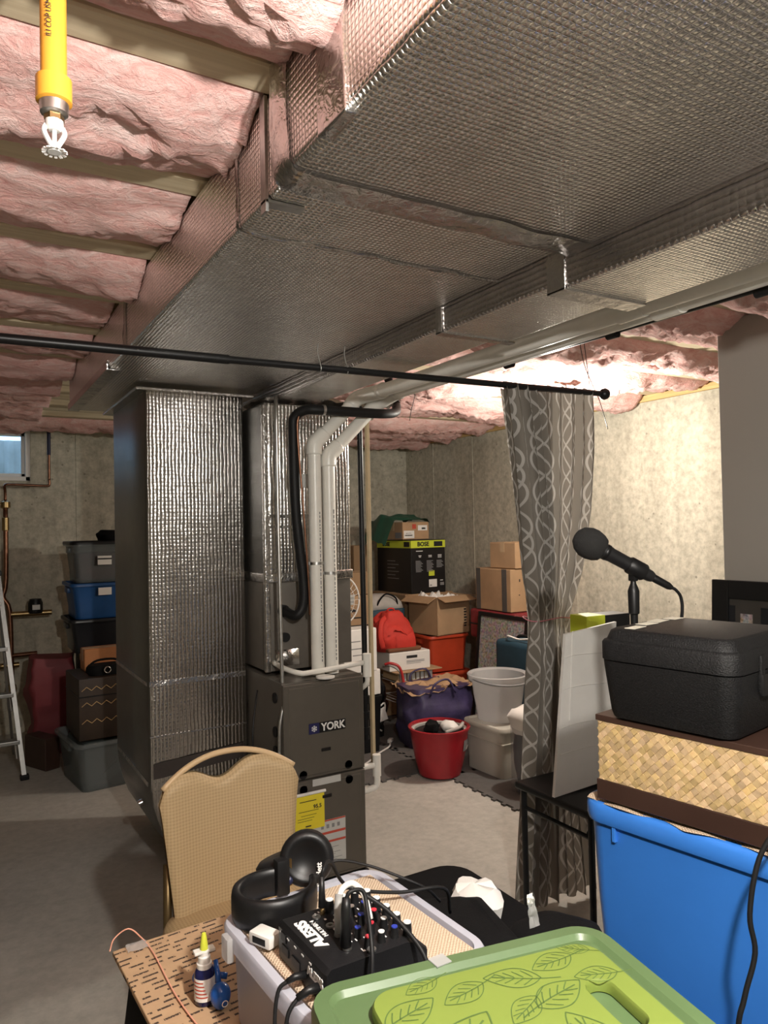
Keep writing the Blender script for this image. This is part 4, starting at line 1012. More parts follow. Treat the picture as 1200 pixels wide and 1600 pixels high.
# leaning framed picture
t = thing('framed_picture', 'black-framed collage picture leaning against the boxes by the right wall', 'picture', (3.385, 4.21, FM), rot=(0, R(6), 0))
fw, fh = .56, .84
b = B()
for s in (-1, 1): B().bb(-.012, .012, s * fw / 2 - (.03 if s > 0 else 0), s * fw / 2 + (.03 if s < 0 else 0), 0, fh, bev=.003).obj('frame_side', BLACKP, t)
for z in (0, fh - .03): B().bb(-.0115, .0115, -fw / 2 + .03, fw / 2 - .03, z, z + .03, bev=.003).obj('frame_rail', BLACKP, t)
B().bb(-.004, .004, -fw / 2 + .03, fw / 2 - .03, .03, fh - .03).obj('print', COLLAGE, t)
# stack by the right wall
carton('brown box at the bottom of the stack behind the leaning picture', 3.73, 4.38, FM, .38, .50, .62, CARDD)
t = thing('red_case', 'flat dark red case between brown boxes behind the leaning picture', 'suitcase', (3.715, 4.37, .637))
B().bb(-.225, .225, -.27, .27, 0, .22, bev=.025, seg=3).obj('shell', REDD, t, 40)
B().bb(-.228, .228, -.273, .273, .10, .112, bev=.002, seg=1).obj('zip_band', BLACKP, t)
B().tube([(-.225, -.06, .06), (-.245, -.05, .06), (-.245, .05, .06), (-.225, .06, .06)], .007, 8, smooth=3).obj('handle', CHROME, t, True)
t = carton('tan box with dark tape stripes on the red case', 3.70, 4.355, .862, .40, .42, .31, CARD, R(-1), tape=False)
B().bb(-.2015, -.199, -.165, -.11, 0, .312).obj('dark_tape', GREYF, t).data.materials[0] = M('grey_duct_tape', (.09, .085, .08), .4)
B().bb(-.2015, -.199, .15, .20, 0, .312).obj('dark_tape', M('grey_duct_tape', (.09, .085, .08), .4), t)
fprint(t, [(-.12, -.11, .22, .24), (-.125, -.115, .12, .128)], INK, 'F', .40, .42)
carton('small tan box on top of the taped box by the right wall', 3.69, 4.28, 1.179, .32, .28, .19, CARD, R(2))
# white plastic bag at the curtain
t = bag('plastic_bag', 'clear and white plastic bag with dark contents beside the curtain', 'bag', 2.80, 3.165, FM, .20, .20, .34, M('dark_contents', (.03, .04, .06), .4), 4, lump=.02, top=.9)
B().loft([[Vector(p) + Vector((0, 0, noise.noise((p[0] * 12, p[1] * 12, z * 9)) * .02)) for p in rr(.21 + .02 * k_, .21 + .02 * k_, .09, z, 6)] for k_, z in ((0, .33), (1, .38), (2, .42), (0, .45), (-5, .46))]).obj('white_top', PAPER, t, 50)
B().loft([[Vector(p) + Vector((noise.noise((p[0] * 12, p[1] * 12, z * 9)) * .012,) * 2 + (0,)) for p in rr(.225, .225, .09, z, 6)] for z in (.0, .1, .2, .3, .36)], False, False).noise(.008, 30).obj('clear_skin', FILM, t, True)
# white cord with plug on the mat
t = thing('extension_cord', 'white cord with a plug lying on the mat behind the furnace', 'cord', (2.52, 4.33, FM))
B().tube([(-.45, -.35, .006), (-.25, -.22, .006), (-.10, -.10, .006), (.02, -.02, .006), (.08, .06, .008)], .006, 8, smooth=5).obj('cable', WHITEP, t, True)
B().box((.095, .085, .013), (.06, .03, .024), (0, 0, R(45)), bev=.005).obj('plug', WHITEP, t, 40)

# ================================================================ LEFT BACK CORNER
# water pipes and meter
t = thing('water_pipe', 'copper water main with valve and meter on the back wall under the window', 'pipe', (.345, 5.98, 0))
B().tube([(.30, .10, 2.325), (.30, .10, 1.90)], .010, 10).obj('riser', COPPER, t, 40)
B().cyl((.30, .10, 2.10), (.30, .10, 2.30), .0135, 10).obj('blue_sleeve', M('navy_sleeve', (.012, .015, .05), .5), t, 40)
B().tube([(.30, .10, 1.92), (.30, .10, 1.875), (.27, .10, 1.865), (.05, .10, 1.872), (.0, .08, 1.865), (0, .06, 1.82), (0, .05, 1.75)], .010, 10, smooth=4).obj('branch', COPPER, t, True)
B().tube([(0, .05, 1.75), (.0, .05, 1.18), (-.02, .05, 1.05), (.02, .04, .95), (.03, .04, .6), (.03, .04, .25)], .017, 12, smooth=4).obj('main_pipe', COPPER, t, True)
B().lathe([(.018, -.03), (.034, -.02), (.034, .02), (.018, .03)], 14, (0, .05, 1.72)).obj('valve_body', BRASS, t, 40)
B().lathe([(.018, -.05), (.024, -.045), (.024, .045), (.018, .05)], 12, (0, .05, 1.58)).obj('coupling', BRASS, t, 40)
B().cyl((.03, .04, .92), (.30, .02, .92), .02, 12).obj('meter_arm', BRASS, t, 40)
B().lathe([(.045, -.045), (.05, -.03), (.05, .03), (.042, .05), (.04, .06)], 18, (.19, .02, .965)).obj('meter_dial', BLACKP, t, 40)
B().bb(.165, .215, -.045, -.025, .95, .985).obj('meter_plate', PAPER, t)
B().cyl((.03, .04, .62), (.20, .06, .62), .017, 12).obj('lower_arm', COPPER, t, 40)
B().cyl((-.06, .05, .55), (.08, .05, .55), .02, 12).obj('lower_valve', BRASS, t, 40)
B().lathe([(.028, -.03), (.034, 0), (.028, .03)], 12, (.03, .04, .38)).obj('coupling', BRASS, t, 40)
# stacked totes
SX, SY = .95, 5.52
carton('dark box on the floor under the stacked totes in the left back corner', SX, SY, 0, .36, .42, .69, M('charcoal_carton', (.05, .05, .05), .7), name='cardboard_box')
tote('dark smoky tote under the blue tote in the left back corner', SX, SY, .695, .54, .44, .225, SMOKE, 0, group='totes stacked in the left back corner')
tote('blue plastic tote in the middle of the left back stack', SX, SY, .922, .52, .44, .24, DBLUE, 0, group='totes stacked in the left back corner')
t = tote('clear tote with black lid on top of the left back stack', SX, SY, 1.165, .50, .42, .27, DCLEAR, 0, lid=BLACKP, group='totes stacked in the left back corner')
B().bb(-.2, .2, -.16, .16, .012, .20, bev=.02).obj('dark_contents', REDD, t)
B().bb(-.09, -.0, -.2135, -.209, .12, .18).obj('sticker', PAPER, t)
B().bb(-.09, -.0, -.2145, -.2125, .155, .165).obj('sticker_print', INK, t)
o = B().bb(.86, .945, SY - .2235, SY - .219, 1.08, 1.13).obj('sticker', PAPER); o.parent = [x for x in COL.objects if x.name == 'storage_tote.003'][0] if False else None
tg_ = [x for x in bpy.data.objects if x.get('label', '').startswith('blue plastic tote in the middle')][0]
o.parent = tg_; o.location = (-SX, -SY - .004, -.922)
o = bag('black_bag', 'black bag lying on the lid of the topmost clear tote', 'bag', 1.0, 5.52, 1.448, .22, .18, .07, BLACKF, 6, lump=.02)
carton('grey carton between the clear tote and the stacked totes', 1.12, 5.20, .0, .18, .16, .52, M('grey_carton', (.2, .2, .2), .7))
# red sack
bag('red_sack', 'dull red sack standing in front of the water meter', 'bag', .60, 5.60, 0, .30, .18, .66, M('dull_red_sack', (.17, .022, .028), .6), 3, lump=.035, top=.95, r_=.25)
carton('dark brown wooden box on the floor beside the red sack', .50, 5.26, 0, .10, .24, .20, BROWN, R(25), tape=False, name='wooden_box')
# clear tote and chest
t = tote('large clear tote on the floor under the brown chest', .835, 4.83, 0, .50, .52, .285, DCLEAR, R(7), lid=None, rim=.016, taper=.86)
B().bb(-.2, .2, -.19, .19, .012, .27, bev=.03).obj('dark_contents', M('teal_cloth', (.06, .075, .072), .8), t)
B().box((.04, -.215, .15), (.30, .006, .06), (0, R(-35), 0)).obj('folded_strip', M('pale_teal', (.12, .16, .16), .6), t)
ch = thing('zigzag_chest', 'dark brown chest with gold zigzag inlay on the clear tote', 'chest', (.86, 4.83, .288), R(3))
B().bb(-.235, .235, -.20, .20, 0, .36, bev=.008).obj('body', CHESTB, ch, 40)
for z in (.10, .20, .29):
    b = B(); pts = [(-.22 + .0275 * i, -.2025, z + (.022 if i % 2 else 0)) for i in range(17)]
    for a, c in zip(pts, pts[1:]): b.tube([a, c], .0022, 5)
    b.obj('zigzag_inlay', GOLD, ch)
B().bb(-.237, .237, -.203, .203, .252, .258).obj('lid_seam', BLACKP, ch)
t = thing('handbag', 'small black handbag with a metal ring clasp on the zigzag chest', 'bag', (.80, 4.72, .650), R(3))
B().loft([[Vector(p) for p in rr(.24 - .05 * abs(z - .03) / .03, .11, .05, z, 6)] for z in (0, .02, .045, .06)]).obj('bag_body', BLACKF, t, 50)
B().tube([(.018 * math.cos(2 * PI * k / 16), -.062, .032 + .018 * math.sin(2 * PI * k / 16)) for k in range(17)], .004, 6).obj('ring_clasp', CHROME, t, True)
B().tube([(-.1, 0, .05), (-.05, -.01, .085), (.05, -.01, .085), (.1, 0, .05)], .007, 8, smooth=4).obj('bag_handle', BLACKF, t, True)
carton('orange-brown open carton at the back of the zigzag chest', .83, 4.93, .650, .26, .13, .13, M('orange_carton', (.42, .17, .06), .7), R(2))
carton('dark red flat box behind the orange carton', .88, 5.17, .53, .36, .2, .26, REDD, 0, name='flat_box', tape=False) if False else None
# step ladder
t = thing('step_ladder', 'aluminium step ladder at the left edge', 'ladder', (.09, 5.05, 0))
for s in (-1, 1):
    B().tube([(s * .29, 0, .0), (s * .17, .30, 1.25)], .018, 4).obj('front_rail', ALU, t)
    B().tube([(s * .27, .62, .0), (s * .165, .34, 1.22)], .012, 4).obj('rear_rail', ALU, t)
    B().box((s * .29, 0, .015), (.05, .05, .03), bev=.006).obj('rubber_foot', RUBBER, t)
for z in (.22, .50, .78, 1.06):
    q = z / 1.25; B().bb(-.29 + .12 * q, .29 - .12 * q, .30 * q - .02, .30 * q + .06, z - .012, z + .012, bev=.004).obj('step', ALU, t)
    B().tube([(.27 - .12 * q, .30 * q + .04, z - .01), (.27 - .10 * q, .30 * q + .0, z - .10)], .006, 6).obj('brace', ALU, t)
B().bb(-.19, .19, .26, .40, 1.24, 1.27, bev=.006).obj('top_cap', BLACKP, t)

# ================================================================ BANQUET CHAIR
c = thing('banquet_chair', 'tan patterned banquet chair with a curved handhold in its padded back', 'chair', (.675, 2.03, 0))
# padded back: outline in XZ, pillowed in Y
def back_pt(u, v):
    # u 0..1 across, v 0..1 up
    zb, z = .40, 0
    half = .163 + .038 * v ** 1.4 + .004 * math.sin(PI * v)
    topz = .865 - .10 * (abs(2 * u - 1) ** 2.2) * .62
    dip = .058 * math.exp(-((u - .44) / .17) ** 2) if v > 0 else 0
    x = (2 * u - 1) * half
    rnd = max(0, abs(2 * u - 1) - .86) / .14
    z = zb + (topz - dip - zb - .035 * rnd ** 2 * v ** 6) * v
    return x, z
def back_surface(s):
    def fn(u, v):
        x, z = back_pt(u, v)
        e = min(1, min(u, 1 - u) / .07, (1 - v) / .05, v / .04 + .2); e = max(0, e) ** .5
        y = s * (.008 + .017 * e) + .03 * ((2 * u - 1) ** 2) * -1 - .055 * (z - .4) * -1
        return (x, y, z)
    return fn
b = B(); b.grid(44, 44, back_surface(-1)); b.grid(44, 44, back_surface(1)); bmesh.ops.remove_doubles(b.bm, verts=b.bm.verts, dist=.0005)
o = b.obj('backrest', CHAIRF, c, 60)
pts = []
for i in range(33):
    u = i / 32; x = (2 * u - 1) * .190; z = .872 - .10 * (abs(2 * u - 1) ** 2.2) * .66
    pts.append((x, -.03 * (2 * u - 1) ** 2 + .055 * (z - .4), z))
B().tube(pts, .0085, 10).obj('top_rail', TAN, c, True)
B().loft([[(x * k_ + 0, y * k_ - .20, z) for x, y, _ in rr(.41, .42, .07, 0, 6)] for k_, z in ((.94, .40), (1, .415), (1, .45), (.96, .468), (.85, .475))]).obj('seat', CHAIRF, c, 50)
for s in (-1, 1):
    B().tube([(s * .185, .0, 0), (s * .18, .0, .42), (s * .175, .012, .60)], .012, 8).obj('leg', M('bronze_tube', (.16, .11, .05), .4, .8), c, True)
    B().tube([(s * .185, -.38, 0), (s * .18, -.37, .41)], .012, 8).obj('leg', M('bronze_tube', (.16, .11, .05), .4, .8), c, True)
B().bb(-.18, .18, -.39, .0, .385, .405, bev=.004).obj('seat_frame', M('bronze_tube', (.16, .11, .05), .4, .8), c)

# ================================================================ FOREGROUND: BLACK OTTOMAN WITH CARDBOARD, BINS
t = thing('storage_ottoman', 'black bulging ottoman under the printed cardboard', 'ottoman', (.62, .905, 0))
B().loft([[Vector(p) for p in rr(.735 + e, .95 + e, .06, z, 6)] for z, e in ((0, -.05), (.02, -.02), (.2, .006), (.45, .014), (.65, .008), (.735, -.01), (.748, -.03), (.752, -.06))]).obj('upholstered_body', BLACKF, t, 60)
B().bb(-.355, .355, -.463, .463, .60, .606, bev=.002, seg=1).obj('lid_seam', BLACKP, t)
sh = thing('cardboard_sheet', 'flat brown cardboard printed with rows of words on the ottoman', 'cardboard', (.46, 1.12, .753), R(3))
B().bb(-.205, .235, -.29, .275, 0, .009, bev=.001, seg=1).obj('board', PRINTED, sh)
tag(B().tube([(.235, 1.375, .768), (.248, 1.405, .772), (.272, 1.402, .784), (.292, 1.392, .767), (.30, 1.33, .766), (.302, 1.2, .766), (.312, 1.1, .766), (.33, 1.0, .766)], .0013, 6, smooth=5).obj('elastic_cord', PINKT, None, True), 'thin pink and orange cord lying across the printed cardboard', 'cord')
tag(B().grid(10, 6, lambda u, v: (.262 + .035 * u, 1.355 + .028 * v, .766 + .006 * abs(noise.noise((u * 4, v * 4, 3))))).obj('clear_tape', FROST, None, True), 'scrap of clear tape at the corner of the printed cardboard', 'tape')
# nasal spray
t = thing('nasal_spray', 'small dark blue nasal spray bottle with white collar and lime cap', 'bottle', (.338, 1.157, .7625))
B().lathe([(.013, 0), (.0155, .003), (.0158, .045), (.014, .052), (.010, .057), (.010, .06)], 24).obj('bottle', M('cobalt_glass', (.012, .014, .07), .15), t, 40)
B().lathe([(.0160, .009), (.0161, .009), (.0161, .043), (.0160, .043)], 24, cap0=False, cap1=False).obj('label', PAPER, t, 40)
b = B()
for q in range(5): b.grid(6, 1, lambda u, v, q=q: (.01635 * math.cos(R(200 + 70 * u - 6 * q)), .01635 * math.sin(R(200 + 70 * u - 6 * q)), .015 + q * .0055 + .002 * v))
b.obj('label_print', REDINK, t)['kind'] = 'stuff'
B().lathe([(.0115, .055), (.0118, .062), (.0098, .063), (.0098, .072), (.008, .074), (.008, .080)], 20).obj('collar', WHITEP, t, 40)
B().bb(-.0165, .0165, -.007, .007, .078, .0825, bev=.0015).obj('finger_wings', WHITEP, t)
B().lathe([(.0062, .082), (.0058, .09), (.0042, .102), (.003, .107), (.001, .108)], 16).obj('nozzle_cap', M('lime_cap', (.62, .66, .06), .35), t, 40)
# blue egg shakers
def egg(b, o, r_, k_=1.25, axis=None):
    prof = [(max(.0006, r_ * math.sin(PI * i / 14) * (1 - .12 * math.cos(PI * i / 14))), -r_ * k_ * math.cos(PI * i / 14)) for i in range(15)]
    return b.lathe(prof, 20, o, 'Z', mx=axis)
BLS = M('glossy_blue', (.015, .10, .42), .2)
t = thing('blue_shaker', 'glossy blue shaker with white mark in front of the spray bottle', 'shaker', (.354, 1.128, .7625))
egg(B(), (0, 0, .0195), .0158).obj('ball', BLS, t, True)
B().tube([(0, .006, .034), (.002, .022, .048), (.004, .035, .055)], .004, 8).obj('stem', BLS, t, True)
B().tube([(.0045 * math.cos(2 * PI * k / 12) + .002, -.0162, .0155 + .0045 * math.sin(2 * PI * k / 12)) for k in range(13)], .0007, 5).obj('white_mark', WINK, t)
t = thing('blue_shaker', 'second blue shaker half hidden against the clear bin', 'shaker', (.352, 1.195, .7625), R(60))
egg(B(), (0, 0, .017), .0155, 1.5, Matrix.Rotation(R(80), 3, 'X')).obj('ball', BLS, t, True)
B().tube([(0, -.018, .018), (0, -.034, .016)], .005, 8).obj('stem', BLS, t, True)

# clear bin with its filling
cb = thing('clear_storage_bin', 'clear plastic bin packed full under the audio mixer', 'storage bin', (.497, .966, .7625), R(3))
w_, d_, h = .262, .292, .150
def rg(e, z, k_=1.0): return rr(w_ * k_ + e, d_ * k_ + e, .03 + e / 2, z, 6)
B().loft([rg(-.02, 0), rg(-.014, .004), rg(-.004, .118), rg(.0, .12), rg(.024, .124), rg(.026, .146), rg(.02, .150), rg(-.004, .150), rg(-.010, .118), rg(-.022, .006)]).obj('bin_shell', CLEAR, cb, 50)
B().bb(-w_ / 2 + .018, w_ / 2 - .018, -d_ / 2 + .018, d_ / 2 - .018, .008, .118, bev=.006).obj('packed_papers', M('packed_paper', (.62, .50, .44), .8, var=.2, vs=18), cb)
B().bb(-w_ / 2 + .008, w_ / 2 - .008, -d_ / 2 + .008, d_ / 2 - .008, .119, .1475, bev=.002, seg=1).obj('grip_liner', GRIPMAT, cb)
for s in (-1,):
    B().bb(s * (w_ / 2 + .016) - .006, s * (w_ / 2 + .016) + .006, .09, .115, .11, .145, bev=.004).obj('latch', FROST, cb, 40)
# white adapter
t = thing('usb_adapter', 'small white power adapter wedged beside the mixer', 'adapter', (.380, 1.00, .9155), R(25))
B().bb(-.013, .013, -.02, .02, 0, .017, bev=.003).obj('case', WHITEP, t, 40)
B().bb(-.0135, -.012, -.012, .012, .004, .013).obj('port', BLACKP, t)

# ---------------------------------------------------------------- mixer
mx_ = thing('audio_mixer', 'small black audio mixer with coloured knobs on the clear bin', 'mixer', (.466, .901, .9115), R(2))
HX, HY = .0775, .071
poly_ = [(-HX, .002), (-HX, .042), (-HX + .006, .048), (.045, .046), (.062, .040), (HX, .026), (HX, .002), (HX - .01, 0), (-HX + .01, 0)]
B().loft([[(x * (.97 if a_ else 1), y, z * (.96 if a_ else 1)) for x, z in poly_] for y, a_ in ((-HY, 1), (-HY + .005, 0), (HY - .005, 0), (HY, 1))]).obj('case', M('mixer_case', (.008, .008, .009), .42, spec=.3, bmp=.15, bs=700), mx_, 40)
text('ALESIS', .022, WINK, mx_, face_mx((-.055, .012, .0487), (0, 1, 0), (-1, 0, 0)), sx=1.15, bold=.0010)
text('MULTIMIX 4', .009, WINK, mx_, face_mx((-.040, .018, .0486), (0, 1, 0), (-1, 0, 0)), sx=.95)
text('ALESIS', .016, WINK, mx_, face_mx((-HX - .0004, -.043, .026), (0, -1, 0), (0, 0, 1)), sx=.95, bold=.0007)
for y_, z_, sy_ in ((.045, .018, .010), (.012, .017, .012), (.05, .034, .008)):
    B().bb(-HX - .0012, -HX + .001, y_ - sy_, y_ + sy_, z_ - .006, z_ + .006, bev=.0006, seg=1).obj('rear_socket', BLACKP, mx_)
b = B()
for q in range(5): b.bb(-HX - .0006, -HX + .001, .055 - q * .022, .061 - q * .022, .036, .038)
o = b.obj('rear_print', WINK, mx_); o['kind'] = 'stuff'
for i in range(4):
    for j in range(5):
        x_ = -.006 + i * .0205; y_ = -.054 + j * .0262
        zt = .0465 if x_ < .04 else .0465 - (x_ - .045) * .4
        tall = .017 if i == 3 or j == 4 else .013
        r_ = .0062 if (i == 3 or j == 4) else .0052
        k_ = B().lathe([(r_ + .0008, zt - .001), (r_, zt + .002), (r_ - .0006, zt + tall)], 14, (x_, y_, 0)).obj('knob', BLACKP, mx_, 40)
        capm = WINK if i == 3 or j == 4 else (M('red_cap', (.55, .03, .05), .4), M('blue_cap', (.03, .05, .35), .4), WINK)[(i * 2 + j) % 3]
        B().cyl((x_, y_, zt + tall - .0005), (x_, y_, zt + tall + .0012), r_ - .001, 14).obj('knob_cap', capm, k_, 40)
b = B()
random.seed(11)
for q in range(44):
    x_ = -.03 + .095 * random.random(); y_ = -.062 + .12 * random.random(); zt = .0476 if x_ < .04 else .0458 - (x_ - .045) * .36
    b.box((x_, y_, zt), (.0015 + .002 * random.random(), .003 + .005 * random.random(), .0004))
b.obj('panel_print', WINK, mx_)['kind'] = 'stuff'
for (x_, y_) in ((-.032, -.045), (-.026, -.012), (-.025, .014), (-.03, .045), (-.008, -.066)):
    B().lathe([(.003, .048), (.0062, .048), (.0062, .0505), (.003, .0505)], 12, (x_, y_, 0), cap0=False, cap1=False).obj('jack', GALV, mx_, 40)
# cables plugged into the mixer
def cable(label, plug, plugr, plugm, pts, mat, r_=.0028, tip=None, name='audio_cable'):
    t = thing(name, label, 'cable', pts[0])
    o = Vector(pts[0])
    B().tube([Vector(p) - o for p in plug], plugr, 12).obj('plug', plugm, t, True)
    B().tube([Vector(p) - o for p in pts], r_, 8, smooth=6).obj('cord', mat, t, True)
    if tip: B().tube([Vector(p) - o for p in tip], .0035, 10).obj('tip', BRASS, t, True)
    return t
ZP = .9625
cable('thick black plug standing on the mixer with its cord arching over', [(.4345, .857, ZP), (.4375, .860, ZP + .045), (.439, .862, ZP + .058)], lambda t_: .0078 - .0025 * t_, BLACKP, [(.439, .862, ZP + .056), (.445, .862, ZP + .064), (.462, .860, ZP + .062), (.463, .850, ZP + .045), (.450, .815, ZP + .01), (.440, .80, ZP - .03)], RUBBER)
cable('grey plug with a white collar bending over the mixer', [(.441, .889, ZP), (.4425, .893, ZP + .03), (.448, .9, ZP + .044)], .0058, M('grey_rubber', (.26, .26, .25), .5), [(.446, .898, ZP + .040), (.455, .902, ZP + .050), (.470, .902, ZP + .052), (.480, .89, ZP + .04), (.482, .876, ZP + .012)], M('white_rubber', (.7, .68, .64), .5), .0042)
cable('red plug with black lead on the mixer', [(.449, .91, ZP), (.452, .912, ZP + .036)], .0045, M('red_rubber', (.5, .03, .02), .4), [(.452, .912, ZP + .034), (.462, .905, ZP + .048), (.480, .89, ZP + .040), (.505, .86, ZP + .02), (.522, .815, ZP - .01), (.525, .795, ZP - .04)], RUBBER, .0032)
cable('black plug with gold tip at the far side of the mixer', [(.443, .944, ZP + .010), (.445, .948, ZP + .05)], lambda t_: .0055 - .002 * t_, BLACKP, [(.445, .948, ZP + .048), (.45, .95, ZP + .06), (.475, .98, ZP + .05), (.52, 1.01, ZP - .01), (.60, 1.00, ZP - .035), (.68, .99, ZP - .045), (.72, 1.03, .85)], RUBBER, .0028, tip=[(.443, .943, ZP), (.443, .944, ZP + .011)])
cable('black power lead plugged into the back of the mixer, hanging over the clear bin', [(.388, .882, .928), (.374, .882, .930), (.364, .884, .926)], lambda t_: .0056 - .002 * t_, BLACKP, [(.366, .884, .927), (.352, .886, .915), (.343, .874, .87), (.343, .84, .80), (.338, .80, .775)], RUBBER, .0026)
cable('black lead plugged into the mixer corner, hanging in front of the clear bin', [(.390, .846, .930), (.376, .846, .931), (.362, .848, .925)], lambda t_: .0064 - .002 * t_, BLACKP, [(.364, .848, .926), (.348, .846, .908), (.340, .836, .86), (.338, .815, .80), (.33, .79, .775)], RUBBER, .0026)

# ---------------------------------------------------------------- headphones
hp = thing('headphones', 'black over-ear headphones resting on the corner of the clear bin', 'headphones', (.43, 1.075, .9150))
b = B(); rings = []
for i in range(31):
    a = R(62 + (356 - 62) * i / 30); ex, ey = .060, .052
    ctr = Vector((ex * math.cos(a) - .005, ey * math.sin(a) - .002, .021)); nrm = Vector((math.cos(a), math.sin(a), 0))
    hh = .021; tw = .0052 + .002 * math.sin(PI * i / 30)
    rings.append([ctr + nrm * tw * cx + Vector((0, 0, hh * cz)) for cx, cz in ((-.8, -1), (0, -1.08), (.8, -1), (1.05, -.5), (1.05, .5), (.8, 1), (0, 1.08), (-.8, 1), (-1, .5), (-1, -.5))])
b.loft(rings).obj('headband', M('black_leatherette', (.007, .007, .0075), .42, spec=.35), hp, True)
B().bb(.012, .034, .030, .05, .002, .058, bev=.004).obj('slider', BLACKP, hp, 40)
B().bb(.036, .040, .038, .046, .012, .054).obj('slider_rail', BRASS, hp)
def cup(cx, cy, cz, yaw_, tilt, nm):
    mxx = (Matrix.Rotation(yaw_, 3, 'Z') @ Matrix.Rotation(tilt, 3, 'X'))
    B().lathe([(.012, -.016), (.034, -.016), (.041, -.010), (.042, .004), (.036, .010), (.02, .014)], 28, (cx, cy, cz), mx=mxx).obj(nm, BLACKP, hp, 50)
    B().lathe([(.024, .006), (.030, .003), (.041, .005), (.044, .014), (.040, .024), (.030, .026), (.024, .018)], 28, (cx, cy, cz), mx=mxx).obj('ear_cushion', M('black_leatherette', (.007, .007, .0075), .42, spec=.35), hp, True)
cup(.072, .050, .046, R(-25), R(78), 'ear_cup')
cup(.040, .082, .026, R(30), R(160), 'ear_cup')
B().tube([(.030, .035, .022), (.05, .045, .022), (.07, .05, .02)], .007, 10, smooth=3).obj('yoke', M('navy_yoke', (.012, .016, .05), .4), hp, True)
mt = Matrix.Rotation(R(-25), 3, 'Z')
o_ = Vector((.072, .050, .046)) + mt @ Vector((.020, -.0285, -.018))
text('Scarlett', .0125, WINK, hp, face_mx(o_, (0, 0, 1), mt @ Vector((-1, 0, 0))), sx=1.0, bold=.0003)
B().tube([(.09, .03, .03), (.12, .03, .035), (.16, .0, .028), (.20, -.03, .012), (.24, -.05, -.01), (.28, -.03, -.05)], .0024, 8, smooth=6).obj('cord', RUBBER, hp, True)

# ---------------------------------------------------------------- black pouches and litter to the right of the bin
t = thing('black_pouch', 'flat black fabric pouch lying against the clear bin', 'pouch', (.750, 1.035, .753), R(-12))
B().loft([[Vector(p) + Vector((-.012 * (z / .08), 0, noise.noise((p[0] * 14, p[1] * 14, 2)) * .012 * (z > .02))) for p in rr(.17 + e, .21 + e, .03, z, 6)] for z, e in ((0, -.01), (.02, .004), (.05, .0), (.066, -.015), (.072, -.05))]).obj('pouch_body', BLACKF, t, 60)
B().tube([(-.07, -.08, .068), (-.04, -.05, .076), (-.05, .06, .074)], .003, 8, smooth=4).obj('zip_pull', BLACKP, t, True)
t = thing('black_pouch', 'crumpled black cloth behind the green tote', 'pouch', (.905, .975, .753))
B().loft([[Vector(p) + Vector((0, 0, noise.noise((p[0] * 12, p[1] * 12, 5)) * .02 * (z > .02))) for p in rr(.17 + e, .16 + e, .05, z, 6)] for z, e in ((0, -.02), (.02, -.01), (.036, -.03), (.042, -.08))]).obj('cloth_body', BLACKF, t, 60)
B().tube([(-.05, -.04, .036), (.0, -.02, .044), (.05, .0, .036)], .004, 8, smooth=4).obj('hem_fold', BLACKF, t, True)
o = B().lathe([(.002, -.02), (.03, -.016), (.038, 0), (.028, .018), (.002, .024)], 18).xf(Matrix.Scale(1.35, 4)).noise(.016, 40, 2).obj('crumpled_paper', PAPER, None, 25); o.location = (.850, 1.135, .793)
tag(o, 'crumpled white tissue beside the black pouch', 'tissue')

# ---------------------------------------------------------------- green tote with kneeling pad
gt = thing('green_tote', 'green translucent tote with a flat lid in the foreground', 'storage bin', (.523, .618, .753), R(-10.5))
def gg(e, z): return rr(.385 + e, .30 + e, .035 + e / 2, z, 7)
B().loft([gg(-.05, 0), gg(-.03, .02), gg(-.012, .17), gg(-.016, .185)]).obj('body', GREENL, gt, 50)
B().loft([gg(.012, .172), gg(.018, .176), gg(.018, .198), gg(.012, .206), gg(-.022, .206), gg(-.034, .200), gg(-.05, .200)]).obj('lid', GREENL, gt, 40)
B().box((-.03, .148, .2075), (.022, .02, .0012), (0, 0, .2)).obj('clear_tape', FROST, gt)
kp = thing('kneeling_pad', 'lime green foam pad printed with leaf outlines on the green tote', 'foam pad', (.528, .598, .9545), R(-10.5))
PW, PD = .300, .25
hole = (.105, .010, .016, .042)   # centre x, y, half w, half length
def pad_rings():
    b = B(); outer = rr(PW, PD, .03, 0, 7); n = len(outer)
    def hole_pts(z, e=0): return [(hole[0] + x, hole[1] + y, z) for x, y, _ in rr(hole[2] * 2 - e, hole[3] * 2 - e, hole[2] - .001 - e / 2, 0, 7)]
    def op(z, e=0): return [(x * (1 - e), y * (1 - e), z) for x, y, _ in outer]
    b.loft([hole_pts(.0, 0), op(.0, .0), op(.004, -.004), op(.011, -.002), op(.014, .01), hole_pts(.014, -.004), hole_pts(.011, 0), hole_pts(0, 0)], False, False)
    return b
pad_rings().obj('pad', PADG, kp, 50)
